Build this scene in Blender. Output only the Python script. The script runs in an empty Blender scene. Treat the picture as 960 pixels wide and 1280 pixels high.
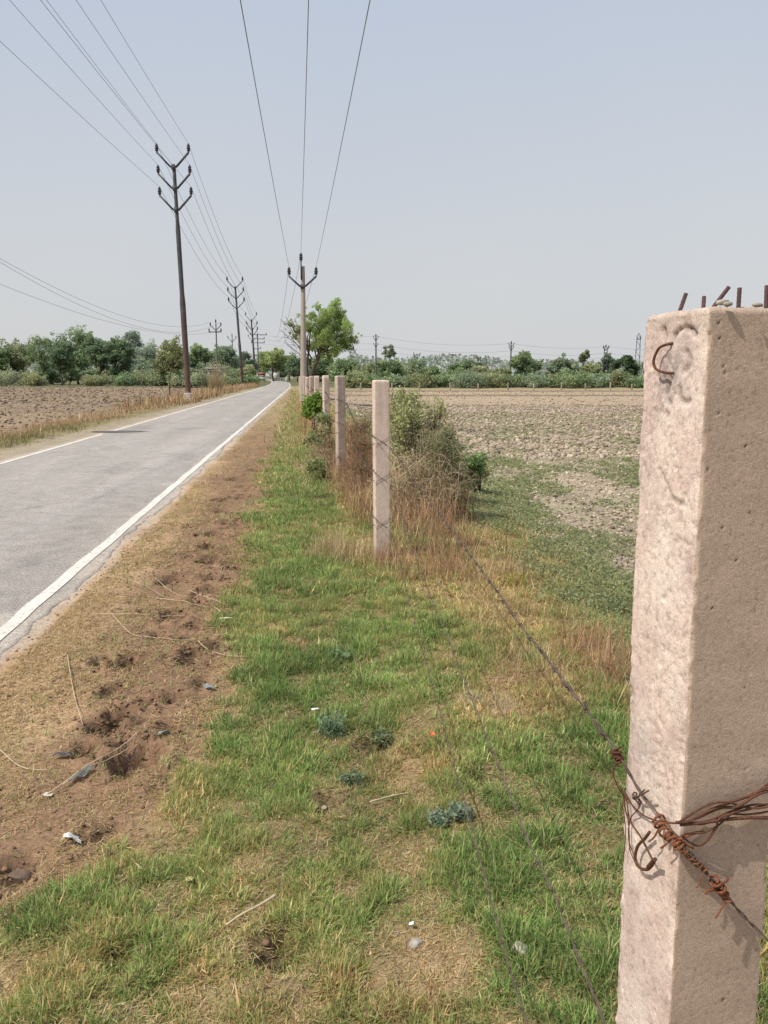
import bpy, math, random
import numpy as np
from mathutils import Vector
R = math.radians
rng = np.random.default_rng(7)
random.seed(7)
S = bpy.context.scene
COL = S.collection
# ------------------------------------------------------------------ camera
CAM_H, PITCH, FPX = 1.55, R(10.0), 967.0
cam = bpy.data.cameras.new('camera'); camo = bpy.data.objects.new('camera', cam); COL.objects.link(camo)
camo.location = (0, 0, CAM_H); camo.rotation_euler = (R(90) - PITCH, 0, 0)
cam.sensor_fit = 'VERTICAL'; cam.sensor_height = 24; cam.lens = 24 * FPX / 1280
cam.clip_start = 0.02; cam.clip_end = 6000
S.camera = camo
cp, sp = math.cos(PITCH), math.sin(PITCH)

def ray(px, py):
    a, b = (px - 480) / FPX, (640 - py) / FPX
    return np.array([a, cp + b * sp, -sp + b * cp])
def G(px, py, z=0.0):
    d = ray(px, py); t = (z - CAM_H) / d[2]
    return np.array([d[0] * t, d[1] * t, z])
def D(px, py, Y):
    d = ray(px, py); t = Y / d[1]
    return np.array([d[0] * t, Y, CAM_H + d[2] * t])

# ------------------------------------------------------------------ noise
def _h(ix, iy, s):
    n = (ix.astype(np.int64) * 374761393 + iy.astype(np.int64) * 668265263 + s * 982451653) & 0xffffffff
    n = ((n ^ (n >> 13)) * 1274126177) & 0xffffffff
    n = (n ^ (n >> 16)) & 0xffffffff
    return n / 4294967295.0
def vn(x, y, s=0):
    x = np.asarray(x, float); y = np.asarray(y, float)
    ix, iy = np.floor(x), np.floor(y); fx, fy = x - ix, y - iy
    fx = fx * fx * (3 - 2 * fx); fy = fy * fy * (3 - 2 * fy)
    a, b = _h(ix, iy, s), _h(ix + 1, iy, s); c, d = _h(ix, iy + 1, s), _h(ix + 1, iy + 1, s)
    return (a + (b - a) * fx) * (1 - fy) + (c + (d - c) * fx) * fy
def fbm(x, y, s=0, o=4, g=.5):
    r, a, t = 0, 1.0, 0
    for i in range(o):
        r = r + a * vn(x * 2 ** i + 13.7 * i, y * 2 ** i + 7.1 * i, s + i); t += a; a *= g
    return r / t
def ss(a, b, x):
    t = np.clip((x - a) / (b - a), 0, 1); return t * t * (3 - 2 * t)
def mix(a, b, t):
    return np.asarray(a) * (1 - t)[..., None] + np.asarray(b) * t[..., None]

# ------------------------------------------------------------------ mesh building
ORG = {}
def mesh_obj(name, V, F, mat, parent=None, col=None, smooth=False):
    """V (n,3) in world space; F list of int arrays (m,3)/(m,4)"""
    V = np.asarray(V, float).reshape(-1, 3)
    o0 = np.array(ORG[parent.name]) if parent is not None else np.zeros(3)
    me = bpy.data.meshes.new(name)
    F = [np.asarray(f, np.int32) for f in F if len(f)]
    me.vertices.add(len(V)); me.vertices.foreach_set('co', (V - o0).astype(np.float32).ravel())
    nl = sum(f.size for f in F); npoly = sum(len(f) for f in F)
    me.loops.add(nl); me.polygons.add(npoly)
    me.loops.foreach_set('vertex_index', np.concatenate([f.ravel() for f in F]))
    tot = np.concatenate([np.full(len(f), f.shape[1]) for f in F])
    me.polygons.foreach_set('loop_start', np.concatenate([[0], np.cumsum(tot)[:-1]]).astype(np.int32))
    me.update(calc_edges=True); me.validate()
    if smooth: me.polygons.foreach_set('use_smooth', np.ones(len(me.polygons), bool))
    if col is not None:
        at = me.color_attributes.new('Col', 'FLOAT_COLOR', 'POINT')
        c = np.ones((len(V), 4), np.float32); c[:, :3] = col
        at.data.foreach_set('color', c.ravel())
    me.materials.append(mat)
    o = bpy.data.objects.new(name, me); COL.objects.link(o)
    if parent is not None:
        o.parent = parent; ORG[o.name] = tuple(o0)
    return o
class MB:
    def __init__(s): s.v, s.f, s.c, s.n = [], [], [], 0
    def add(s, V, F, c=None):
        V = np.asarray(V, float).reshape(-1, 3)
        for f in (F if isinstance(F, list) else [F]):
            s.f.append(np.asarray(f) + s.n)
        s.v.append(V)
        if c is not None: s.c.append(np.broadcast_to(np.asarray(c, float), (len(V), 3)))
        s.n += len(V); return s
    def build(s, name, mat, parent=None, smooth=False):
        return mesh_obj(name, np.concatenate(s.v), s.f, mat, parent, np.concatenate(s.c) if s.c else None, smooth)
def tag(o, label=None, cat=None, group=None, kind=None):
    if label: o['label'] = label
    if cat: o['category'] = cat
    if group: o['group'] = group
    if kind: o['kind'] = kind
    return o
def thing(name, loc, label, cat, group=None):
    o = bpy.data.objects.new(name, None); COL.objects.link(o); o.location = tuple(loc); o.empty_display_size = .1
    ORG[o.name] = tuple(float(a) for a in loc); return tag(o, label, cat, group)

def tube(P, r, n=6, cap=True):
    P = np.asarray(P, float); m = len(P); r = np.broadcast_to(np.asarray(r, float), (m,))
    T = np.gradient(P, axis=0); T /= np.linalg.norm(T, axis=1)[:, None] + 1e-12
    a = np.array([0, 0, 1.0]) if abs(T[0][2]) < .9 else np.array([1.0, 0, 0])
    N = np.zeros_like(P); u = np.cross(T[0], a); u /= np.linalg.norm(u)
    for i in range(m):
        u = u - T[i] * np.dot(u, T[i]); u /= np.linalg.norm(u) + 1e-12; N[i] = u
    B = np.cross(T, N); th = np.arange(n) * 2 * math.pi / n
    V = (P[:, None] + r[:, None, None] * (N[:, None] * np.cos(th)[None, :, None] + B[:, None] * np.sin(th)[None, :, None])).reshape(-1, 3)
    i = np.arange(m - 1)[:, None] * n; j = np.arange(n)[None]; k = (j + 1) % n
    F = [np.stack([i + j, i + k, i + n + k, i + n + j], -1).reshape(-1, 4)]
    if cap:
        V = np.vstack([V, P[0], P[-1]]); b = m * n
        jj = np.arange(n); kk = (jj + 1) % n
        F.append(np.stack([kk, jj, np.full(n, b)], -1)); F.append(np.stack([(m - 1) * n + jj, (m - 1) * n + kk, np.full(n, b + 1)], -1))
    return V, F
def lathe(base, prof, n=12, axis=None):
    base = np.asarray(base, float); ax = np.array([0, 0, 1.0]) if axis is None else np.asarray(axis, float)
    ax = ax / np.linalg.norm(ax)
    u = np.cross(ax, [0, 1, 0]); u /= np.linalg.norm(u); w = np.cross(ax, u)
    th = np.arange(n) * 2 * math.pi / n; V = []
    for z, r in prof:
        V.append(base + ax * z + r * (np.cos(th)[:, None] * u + np.sin(th)[:, None] * w))
    V = np.concatenate(V); m = len(prof)
    i = np.arange(m - 1)[:, None] * n; j = np.arange(n)[None]; k = (j + 1) % n
    F = [np.stack([i + j, i + k, i + n + k, i + n + j], -1).reshape(-1, 4)]
    V = np.vstack([V, base + ax * prof[0][0], base + ax * prof[-1][0]]); b = m * n; jj = np.arange(n); kk = (jj + 1) % n
    F.append(np.stack([kk, jj, np.full(n, b)], -1)); F.append(np.stack([(m - 1) * n + jj, (m - 1) * n + kk, np.full(n, b + 1)], -1))
    return V, F
def beam(a, b, w, h):
    """rectangular bar from a to b"""
    a, b = np.asarray(a, float), np.asarray(b, float); t = b - a; t /= np.linalg.norm(t)
    u = np.cross(t, [0, 0, 1.0]);
    if np.linalg.norm(u) < 1e-3: u = np.array([1.0, 0, 0])
    u /= np.linalg.norm(u); v = np.cross(u, t)
    V = [p + u * sx * w / 2 + v * sy * h / 2 for p in (a, b) for sx, sy in ((-1, -1), (1, -1), (1, 1), (-1, 1))]
    return np.array(V), [np.array([[0, 1, 2, 3], [7, 6, 5, 4], [0, 4, 5, 1], [1, 5, 6, 2], [2, 6, 7, 3], [3, 7, 4, 0]])]
def spline(P, n=8):
    P = np.asarray(P, float); Q = np.vstack([2 * P[0] - P[1], P, 2 * P[-1] - P[-2]]); out = []
    for i in range(len(P) - 1):
        p0, p1, p2, p3 = Q[i:i + 4]
        for t in np.linspace(0, 1, n, endpoint=False):
            out.append(.5 * (2 * p1 + (p2 - p0) * t + (2 * p0 - 5 * p1 + 4 * p2 - p3) * t * t + (3 * p1 - p0 - 3 * p2 + p3) * t ** 3))
    out.append(P[-1]); return np.array(out)

# ------------------------------------------------------------------ materials
def mat_new(name):
    m = bpy.data.materials.new(name); m.use_nodes = True; nt = m.node_tree
    b = nt.nodes['Principled BSDF']; b.inputs['Roughness'].default_value = .9
    b.inputs['Specular IOR Level'].default_value = .2
    return m, nt, b
def nd(nt, t, **k):
    n = nt.nodes.new(t)
    for a, v in k.items():
        if a in n.inputs.keys(): n.inputs[a].default_value = v
        else: setattr(n, a, v)
    return n
def noise_node(nt, scale, detail=5, rough=.6, coord='Object'):
    tc = nd(nt, 'ShaderNodeTexCoord'); n = nd(nt, 'ShaderNodeTexNoise'); n.inputs['Scale'].default_value = scale
    n.inputs['Detail'].default_value = detail; n.inputs['Roughness'].default_value = rough
    nt.links.new(tc.outputs[coord], n.inputs['Vector']); return n
def ramp(nt, src, stops):
    r = nd(nt, 'ShaderNodeValToRGB'); e = r.color_ramp.elements
    while len(e) < len(stops): e.new(.5)
    for i, (p, c) in enumerate(stops):
        e[i].position = p; e[i].color = (*c, 1) if len(c) == 3 else c
    nt.links.new(src, r.inputs[0]); return r
def bump(nt, b, src, strength, dist):
    bp = nd(nt, 'ShaderNodeBump'); bp.inputs['Strength'].default_value = strength; bp.inputs['Distance'].default_value = dist
    nt.links.new(src, bp.inputs['Height'])
    if b.inputs['Normal'].links: nt.links.new(b.inputs['Normal'].links[0].from_socket, bp.inputs['Normal'])
    nt.links.new(bp.outputs[0], b.inputs['Normal'])
def mul(nt, a, b_, fac=1.0, mode='MULTIPLY'):
    m = nd(nt, 'ShaderNodeMix'); m.data_type = 'RGBA'; m.blend_type = mode; m.inputs[0].default_value = fac
    nt.links.new(a, m.inputs[6])
    if isinstance(b_, tuple): m.inputs[7].default_value = (*b_, 1)
    else: nt.links.new(b_, m.inputs[7])
    return m
def simple(name, c, rough=.85, var=.25, scale=8, metal=0, bmp=0, bdist=.01, c2=None):
    m, nt, b = mat_new(name); n = noise_node(nt, scale)
    c = np.array(c)
    lo = tuple(c * (1 - var)) if c2 is None else tuple(c2)
    r = ramp(nt, n.outputs[0], [(.3, lo), (.7, tuple(np.minimum(c * (1 + var), 1)) if c2 is None else tuple(c))])
    nt.links.new(r.outputs[0], b.inputs['Base Color']); b.inputs['Roughness'].default_value = rough; b.inputs['Metallic'].default_value = metal
    if bmp: bump(nt, b, n.outputs[0], bmp, bdist)
    return m
def leaf_mat(name, trans=.35, rough=.7):
    m, nt, b = mat_new(name)
    at = nd(nt, 'ShaderNodeAttribute', attribute_name='Col')
    nt.links.new(at.outputs['Color'], b.inputs['Base Color']); b.inputs['Roughness'].default_value = rough
    b.inputs['Specular IOR Level'].default_value = .08
    tr = nd(nt, 'ShaderNodeBsdfTranslucent'); nt.links.new(at.outputs['Color'], tr.inputs['Color'])
    ms = nd(nt, 'ShaderNodeMixShader'); ms.inputs[0].default_value = trans
    out = nt.nodes['Material Output']
    nt.links.new(b.outputs[0], ms.inputs[1]); nt.links.new(tr.outputs[0], ms.inputs[2]); nt.links.new(ms.outputs[0], out.inputs['Surface'])
    return m
M_LEAF = leaf_mat('foliage', .45); M_GRASS = leaf_mat('grass_blades', .42); M_DRY = leaf_mat('dry_stalks', .25)
# ground
M_GROUND, nt, b = mat_new('soil')
at = nd(nt, 'ShaderNodeAttribute', attribute_name='Col')
n1 = noise_node(nt, 1.1, 8, .7); n2 = noise_node(nt, 38, 6, .7); n3 = noise_node(nt, 160, 4, .7)
r1 = ramp(nt, n1.outputs[0], [(.3, (.8, .8, .8)), (.7, (1.15, 1.13, 1.1))])
r2 = ramp(nt, n2.outputs[0], [(.3, (.66, .64, .62)), (.5, (1, 1, 1)), (.72, (1.3, 1.28, 1.22))])
m1 = mul(nt, at.outputs['Color'], r1.outputs[0]); m2 = mul(nt, m1.outputs[2], r2.outputs[0])
r3 = ramp(nt, n3.outputs[0], [(.35, (.8, .8, .8)), (.65, (1.2, 1.2, 1.2))]); m3 = mul(nt, m2.outputs[2], r3.outputs[0])
nt.links.new(m3.outputs[2], b.inputs['Base Color']); b.inputs['Roughness'].default_value = 1; b.inputs['Specular IOR Level'].default_value = .05
bump(nt, b, n2.outputs[0], .7, .012); bump(nt, b, n3.outputs[0], .5, .004)
# asphalt
M_ROAD, nt, b = mat_new('asphalt')
n1 = noise_node(nt, .35, 5, .6); n2 = noise_node(nt, 300, 3, .6); n4 = noise_node(nt, 5, 6, .65)
tc = nd(nt, 'ShaderNodeTexCoord'); vo = nd(nt, 'ShaderNodeTexVoronoi'); vo.inputs['Scale'].default_value = 140; nt.links.new(tc.outputs['Object'], vo.inputs['Vector'])
r1 = ramp(nt, n1.outputs[0], [(.3, (.285, .258, .232)), (.7, (.345, .315, .285))])
r2 = ramp(nt, vo.outputs['Color'], [(.0, (.50, .49, .48)), (1, (1.5, 1.5, 1.5))])
r4 = ramp(nt, n4.outputs[0], [(.35, (.88, .88, .88)), (.7, (1.1, 1.1, 1.1))])
atr = nd(nt, 'ShaderNodeAttribute', attribute_name='Col'); m1 = mul(nt, atr.outputs['Color'], r2.outputs[0]); m2 = mul(nt, m1.outputs[2], r4.outputs[0])
# hairline cracks
mp = nd(nt, 'ShaderNodeMapping'); mp.inputs['Scale'].default_value = (.9, .45, 1)
nt.links.new(tc.outputs['Object'], mp.inputs[0])
nw = nd(nt, 'ShaderNodeTexNoise'); nw.inputs['Scale'].default_value = 2.2; nw.inputs['Detail'].default_value = 5
nt.links.new(mp.outputs[0], nw.inputs['Vector'])
mw = mul(nt, mp.outputs[0], nw.outputs['Color'], .35, 'MIX')
vc = nd(nt, 'ShaderNodeTexVoronoi', feature='DISTANCE_TO_EDGE'); vc.inputs['Scale'].default_value = 1.3; nt.links.new(mw.outputs[2], vc.inputs['Vector'])
rc = ramp(nt, vc.outputs['Distance'], [(0, (.62, .62, .62)), (.006, (1, 1, 1))])
m5 = mul(nt, m2.outputs[2], rc.outputs[0], .7)
nt.links.new(m5.outputs[2], b.inputs['Base Color']); b.inputs['Roughness'].default_value = .85
bump(nt, b, n2.outputs[0], .4, .003)
# road paint
M_PAINT, nt, b = mat_new('road_paint')
n1 = noise_node(nt, 26, 8, .75); n2 = noise_node(nt, 2.5, 4, .6)
r1 = ramp(nt, n1.outputs[0], [(.36, (.36, .33, .29)), (.44, (.66, .61, .54)), (.62, (.80, .75, .67))])
r2 = ramp(nt, n2.outputs[0], [(.3, (.86, .84, .82)), (.7, (1, 1, 1))])
m1 = mul(nt, r1.outputs[0], r2.outputs[0]); nt.links.new(m1.outputs[2], b.inputs['Base Color'])
# concrete (post)
def concrete(name, tint, sc=1.0):
    m, nt, b = mat_new(name)
    at = nd(nt, 'ShaderNodeAttribute', attribute_name='Col')
    n1 = noise_node(nt, 14 * sc, 8, .65); n2 = noise_node(nt, 120 * sc, 6, .7); n3 = noise_node(nt, 520 * sc, 3, .6)
    r1 = ramp(nt, n1.outputs[0], [(.3, (.90, .88, .87)), (.68, (1.06, 1.05, 1.04))])
    r2 = ramp(nt, n2.outputs[0], [(.30, (.55, .53, .51)), (.385, (.93, .925, .92)), (.7, (1.08, 1.07, 1.07))])
    r3 = ramp(nt, n3.outputs[0], [(.33, (.74, .73, .72)), (.67, (1.16, 1.16, 1.16))])
    a = mul(nt, at.outputs['Color'], r1.outputs[0]); a = mul(nt, a.outputs[2], r2.outputs[0]); a = mul(nt, a.outputs[2], r3.outputs[0])
    a = mul(nt, a.outputs[2], tint); nt.links.new(a.outputs[2], b.inputs['Base Color'])
    b.inputs['Roughness'].default_value = 1; b.inputs['Specular IOR Level'].default_value = .02
    bump(nt, b, n2.outputs[0], .6, .002); bump(nt, b, n3.outputs[0], .6, .0008)
    return m
M_CONC = concrete('weathered_concrete', (1, 1, 1)); M_CONC2 = concrete('pole_concrete', (1, 1, 1), .3)
M_RUST = simple('rusty_wire', (.17, .075, .04), .9, scale=260, c2=(.06, .03, .025), bmp=.5, bdist=.001)
M_RUSTO = simple('orange_rust', (.29, .11, .05), .95, scale=300, c2=(.13, .05, .03), bmp=.5, bdist=.001)
M_REBAR = simple('rebar', (.13, .07, .06), .9, scale=150, c2=(.07, .045, .045), bmp=.4, bdist=.002)
M_WIRE = simple('galvanised_wire', (.19, .145, .115), .75, scale=30, metal=.0, c2=(.075, .05, .04))
M_COND = simple('conductor', (.20, .21, .23), .6, scale=4, metal=.0)
M_STEEL = None
M_STEEL, nt, b = mat_new('painted_steel_pole')
at = nd(nt, 'ShaderNodeAttribute', attribute_name='Col'); n1 = noise_node(nt, 3, 6, .7)
r1 = ramp(nt, n1.outputs[0], [(.3, (.7, .7, .7)), (.7, (1.25, 1.25, 1.25))]); m1 = mul(nt, at.outputs['Color'], r1.outputs[0])
nt.links.new(m1.outputs[2], b.inputs['Base Color']); b.inputs['Roughness'].default_value = .7
M_ARM = simple('crossarm_steel', (.075, .08, .085), .7, scale=5)
M_INS = simple('porcelain_insulator', (.05, .045, .05), .35, scale=5)
M_BARK = simple('bark', (.13, .10, .075), .95, scale=6, c2=(.05, .042, .035), bmp=.6, bdist=.02)
M_FARBARK = simple('far_bark', (.14, .12, .10), .95, scale=3, c2=(.09, .08, .07))

# ------------------------------------------------------------------ terrain functions
def cx(Y):
    return -3.6 - .1018 * Y - .0002 * np.maximum(0, Y - 80) ** 2
LHW = 1.75; AHW = 1.89
FP = [(-3.2, .62), (1.03, .407), (6.3, .05), (11.65, -.60), (17.1, -1.27), (22.5, -1.93), (28, -2.6), (33.5, -3.28), (39, -3.95), (48, -5.0), (54, -5.75), (60, -6.45)]
_fy = np.array([p[0] for p in FP]); _fx = np.array([p[1] for p in FP])
def fx(Y):
    Y = np.asarray(Y, float)
    return np.where(Y <= 60, np.interp(Y, _fy, _fx), -6.45 - .118 * (Y - 60))
def gl(Y):
    return np.interp(Y, [0, 1.4, 1.9, 2.4, 3.2, 4.4, 11.3, 25, 80], [-1.55, -1.4, -1.12, -.9, -.84, -.94, -1.80, -3.4, -9.5])
HOLES = []
for px, py, r, dpt in [(172, 958, .085, .055), (128, 912, .06, .03), (152, 904, .05, .03), (182, 886, .05, .03), (214, 880, .05, .035), (128, 833, .05, .035), (165, 836, .065, .03),
                       (238, 829, .06, .03), (272, 815, .06, .035), (214, 777, .07, .03), (208, 918, .045, .025), (262, 742, .07, .03), (218, 729, .07, .03), (265, 706, .07, .03),
                       (150, 938, .04, .02), (240, 700, .07, .025), (270, 672, .08, .03), (262, 688, .07, .02), (125, 1048, .05, .02), (20, 1095, .06, .02), (275, 640, .09, .025), (300, 625, .1, .025),
                       (108, 940, .05, .02), (345, 1195, .06, .025), (150, 1205, .04, .02), (468, 940, .06, .02), (408, 1010, .05, .02), (600, 985, .05, .02), (765, 1040, .05, .03), (250, 860, .04, .02), (195, 800, .05, .02),
                       (290, 775, .05, .02), (285, 655, .08, .025), (310, 610, .1, .025), (292, 600, .1, .02), (320, 590, .1, .02)]:
    g = G(px, py); HOLES.append((g[0], g[1], r * 1.12, dpt * 1.2))
for k in range(50):
    yh = 2.9 + 8.5 * random.random(); HOLES.append((float(np.interp(yh, [1.4, 1.9, 2.4, 3.2, 4.4, 11.3], [-1.4, -1.12, -.9, -.84, -.94, -1.80])) - .27 + random.gauss(0, .13 + .01 * yh), yh, random.uniform(.025, .055), random.uniform(.012, .03)))
def bund(Y, c, w): return np.exp(-((Y - c) / w) ** 2)
def hgt(X, Y, fine=True):
    X, Y = np.broadcast_arrays(np.atleast_1d(np.asarray(X, float)), np.atleast_1d(np.asarray(Y, float)))
    v = X - cx(Y)                                 # signed distance from the road centre
    u = X - fx(Y)
    z = (fbm(X * .9, Y * .9, 3, 3) - .5) * .05
    field = ss(1.6, 2.8, u); lfield = ss(4.0, 6.5, -v)
    far = 1 - ss(100, 125, Y)
    z = z - .38 * ss(.7, 4, u) * far - .30 * ss(3.2, 6, -v) * far
    z = z + .04 * ss(-.3, .3, u) * (1 - ss(.6, 1.5, u))
    if fine:
        near = 1 - ss(14, 30, Y)
        verge = (1 - field) * (1 - lfield)
        z = z + verge * near * ((fbm(X * 7, Y * 7, 11, 4, .6) - .5) * .035) * ss(AHW, AHW + .4, np.abs(v))
        z = z * ss(AHW - .05, AHW + .5, np.abs(v)) + (fbm(X * 9, Y * 9, 17, 3) - .5) * .013 * near * (1 - ss(AHW + .3, AHW + .6, np.abs(v)))
        cl = (fbm(X * 3.5, Y * 3.5, 21, 4, .62) - .5)
        cl2 = np.abs(fbm(X * 6, Y * 6, 31, 3, .6) - .5)
        z = z + field * (cl * .10 - cl2 * .16 * ss(4, 8, Y + u)) + lfield * (cl * .14 - cl2 * .2)
        sel = (Y < 13) & (X > -3) & (X < .8)
        if sel.any():
            xs_, ys_ = X[sel], Y[sel]; dz = np.zeros_like(xs_); nn = .7 + .7 * vn(xs_ * 28, ys_ * 28, 5)
            for hx, hy, r, d in HOLES:
                m_ = (np.abs(xs_ - hx) < .4) & (np.abs(ys_ - hy) < .5)
                rr = np.sqrt((xs_[m_] - hx) ** 2 + ((ys_[m_] - hy) * .85) ** 2) / (r * nn[m_])
                dz[m_] += -d * 1.5 * np.exp(-(rr * 1.05) ** 4) + d * .5 * np.exp(-((rr - 1.5) / .4) ** 2)
            z = np.array(z, float); z[sel] += dz
    z = z + field * far * (.14 * bund(Y, 74, .6) + .16 * bund(Y, 96, .9))
    road = 1 - ss(AHW - .45, AHW - .3, np.abs(v))
    z = z * (1 - road) + road * (-.09)
    z = np.where(road < .5, z + .0195, z)
    return z if z.size > 1 else float(z.ravel()[0])

# ------------------------------------------------------------------ vegetation density fields
def blob(X, Y, px, py, r, k=1.0):
    g = G(px, py); s = max(1, g[1] / 4)
    return np.exp(-(((X - g[0]) ** 2) + ((Y - g[1]) / s * .8) ** 2) / r ** 2)
def greenness(X, Y):
    g = .66 + (fbm(X * 1.6, Y * 1.1, 51, 4, .6) - .5) * .9 + (fbm(X * 6, Y * 4, 77, 3) - .5) * 1.1
    for px, py, r, k in [(400, 840, .45, .45), (380, 700, .5, .5), (360, 620, .6, .35), (700, 1030, .25, .75), (740, 960, .25, .6), (600, 1130, .16, .4), (560, 1060, .12, .3), (620, 920, .2, .1),
                         (690, 1160, .25, .5), (400, 960, .2, .2), (560, 800, .35, .3), (330, 920, .22, .25), (300, 990, .15, .2), (230, 1200, .15, .0), (700, 1250, .2, .3), (100, 1190, .1, .0), (60, 1200, .3, .18), (300, 1200, .3, .22), (450, 1150, .3, .2)]:
        g = g + blob(X, Y, px, py, r) * k
    for px, py, r, k in [(500, 970, .17, .9), (560, 950, .12, .6), (620, 890, .2, .7), (680, 880, .2, .5), (520, 1185, .06, .8), (300, 1130, .18, .15), (60, 1240, .15, .5), (430, 1100, .12, .15), (350, 1250, .15, .2),
                         (560, 1240, .12, .3), (480, 1230, .1, .3), (660, 780, .4, .6), (430, 690, .35, .6), (560, 740, .4, .6), (590, 1190, .08, .4), (765, 1040, .05, 1.0), (200, 1250, .2, .35), (100, 1180, .25, .3), (250, 1180, .25, .15), (380, 1180, .3, .2), (250, 1060, .2, .2)]:
        g = g - blob(X, Y, px, py, r) * k
    u = X - fx(Y)
    g = g - .35 * ss(.15, .8, u) * ss(4, 6, Y) - .25 * ss(14, 30, Y) - .35 * ss(6.5, 9, Y) * ss(-.45, .1, u)
    g = g + .12 * ss(-1.3, -.7, u) * (1 - ss(-.5, -.2, u)) * ss(4, 7, Y)
    return g
def grassmask(X, Y):
    w = (fbm(X * 2.2, Y * 1.6, 61, 4, .6) - .5) * .75 + (fbm(X * 9, Y * 9, 62, 3) - .5) * .3
    d = X - gl(Y) + w
    return ss(-.10, .22, d)

# ------------------------------------------------------------------ ground sheet
def axis(lo, hi, core0, core1, d0, g, far):
    a = [core0]; 
    xs = list(np.arange(core0, core1, d0)); x = core1; d = d0
    while x < hi: xs.append(x); d = d0 + g * (x - core1); x += d
    while x < far: xs.append(x); d *= 1.35; x += d
    xs.append(far)
    ys = []; x = core0 - d0
    while x > lo: ys.append(x); d = d0 + g * (core0 - x); x -= d
    while x > -far: ys.append(x); d *= 1.35; x -= d
    ys.append(-far)
    return np.array(sorted(ys) + xs)
ax_ = axis(-45, 62, -2.1, 1.7, .015, .011, 3500)
ay_ = np.concatenate([-np.array([3500, 1200, 400, 150, 60, 30, 15, 8, 4, 2, 1, .3])[::1], np.arange(.2, 1.4, .05)])
y = 1.4; ys = []
while y < 130: ys.append(y); y += .014 + .0042 * (y - 1.4)
d = .5
while y < 3500: ys.append(y); y += d; d *= 1.3
ay_ = np.concatenate([ay_, ys, [3500]])
X, Y = np.meshgrid(ax_, ay_); Z = hgt(X, Y)
Z = np.where((np.abs(X) > 300) | (np.abs(Y) > 500), 0, Z)
v = X - cx(Y); u = X - fx(Y)
SOIL = np.array([.262, .165, .105]); STRAWSOIL = np.array([.50, .35, .21]); RF = np.array([.345, .28, .205]); LF = np.array([.25, .19, .13]); UG = np.array([.17, .15, .07])
n_a = fbm(X * 1.3, Y * 1.3, 91, 5, .6); n_b = fbm(X * 5, Y * 5, 95, 4, .6)
pathd = np.abs(X - (gl(Y) - .27)) / (.36 + .02 * Y)      # the trodden strip
t = np.clip(1 - pathd, 0, 1) ; 
c = mix(STRAWSOIL, SOIL, np.clip(t * 1.8 + .28 + (n_a - .5) * 1.6 + (n_b - .5) * 1.1, 0, 1))
c = c * (.8 + .4 * n_b)[..., None]
gm = grassmask(X, Y) * (v > 0)
gr_ = np.clip(greenness(X, Y), 0, 1)
c = mix(c, mix([.36, .26, .15], UG, gr_), gm * .9)
far_verge = ss(12, 35, Y)
c = mix(c, np.array([.34, .27, .15]) * (.8 + .4 * n_b)[..., None], far_verge * (v > AHW) * (u < .6) * .8)
fm = ss(1.2, 2.2, u + (n_a - .5) * 1.0)
dist = np.sqrt(X ** 2 + Y ** 2)
rf = RF * (.78 + .44 * fbm(X * 2.3, Y * 2.3, 97, 4, .65))[..., None]
gpatch = ss(.50, .62, fbm(X * .5, Y * .35, 99, 4, .6) + .10 * (1 - ss(3, 9, u)) - .03)
rf = mix(rf, np.array([.27, .27, .16]), gpatch * .45 * (1 - ss(55, 75, Y)))
rf = rf * (1 + .10 * np.sin((u + .25 * np.sin(Y * .35)) * 5.2) * ss(5, 9, Y))[..., None]
bandm = ss(52, 58, Y + X * .1); rf = mix(rf, np.array([.40, .31, .22]), bandm * .8)
rf = mix(rf, np.array([.17, .13, .09]), np.clip(bund(Y, 73.6, .55) + bund(Y, 95, .9) + .5 * bund(Y, 60, .5) * (n_a > .4), 0, 1) * .9)
rf = mix(rf, np.array([.33, .27, .16]), ss(97, 99, Y))
c = mix(c, rf, fm)
lf = LF * (.7 + .6 * fbm(X * 2.0, Y * 2.0, 98, 4, .65))[..., None]
lf = mix(lf, np.array([.32, .24, .16]), ss(.5, .65, fbm(X * .25, Y * .12, 101, 3)) * .6)
lfm = ss(3.9, 5.2, -v + (n_a - .5) * 1.2)
lv = mix(np.array([.34, .285, .21]), np.array([.25, .21, .11]), ss(2.5, 3.1, -v + (n_b - .5) * 1.0))
c = mix(c, lv * (.8 + .4 * n_b)[..., None], (v < 0) * 1.0)
c = mix(c, lf, lfm * (v < 0))
# sandy fringe where soil meets the asphalt
c = mix(c, np.array([.47, .39, .31]), .85 * (1 - ss(AHW, AHW + .16, np.abs(v) + (n_b - .5) * .30)))
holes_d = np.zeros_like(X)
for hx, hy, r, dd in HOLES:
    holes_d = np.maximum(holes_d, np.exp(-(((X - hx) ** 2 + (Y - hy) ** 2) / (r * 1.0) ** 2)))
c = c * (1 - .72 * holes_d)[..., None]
c = mix(c, np.array([.15, .15, .08]) * np.ones_like(c), ss(108, 118, Y + 0 * X))
ny, nx = X.shape
ii = (np.arange(ny - 1)[:, None] * nx + np.arange(nx - 1)[None]).ravel()
F = np.stack([ii, ii + 1, ii + nx + 1, ii + nx], -1)
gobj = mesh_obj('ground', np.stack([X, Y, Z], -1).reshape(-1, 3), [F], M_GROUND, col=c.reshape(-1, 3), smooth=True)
tag(gobj, kind='structure')
print('ground verts', X.size)

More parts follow.
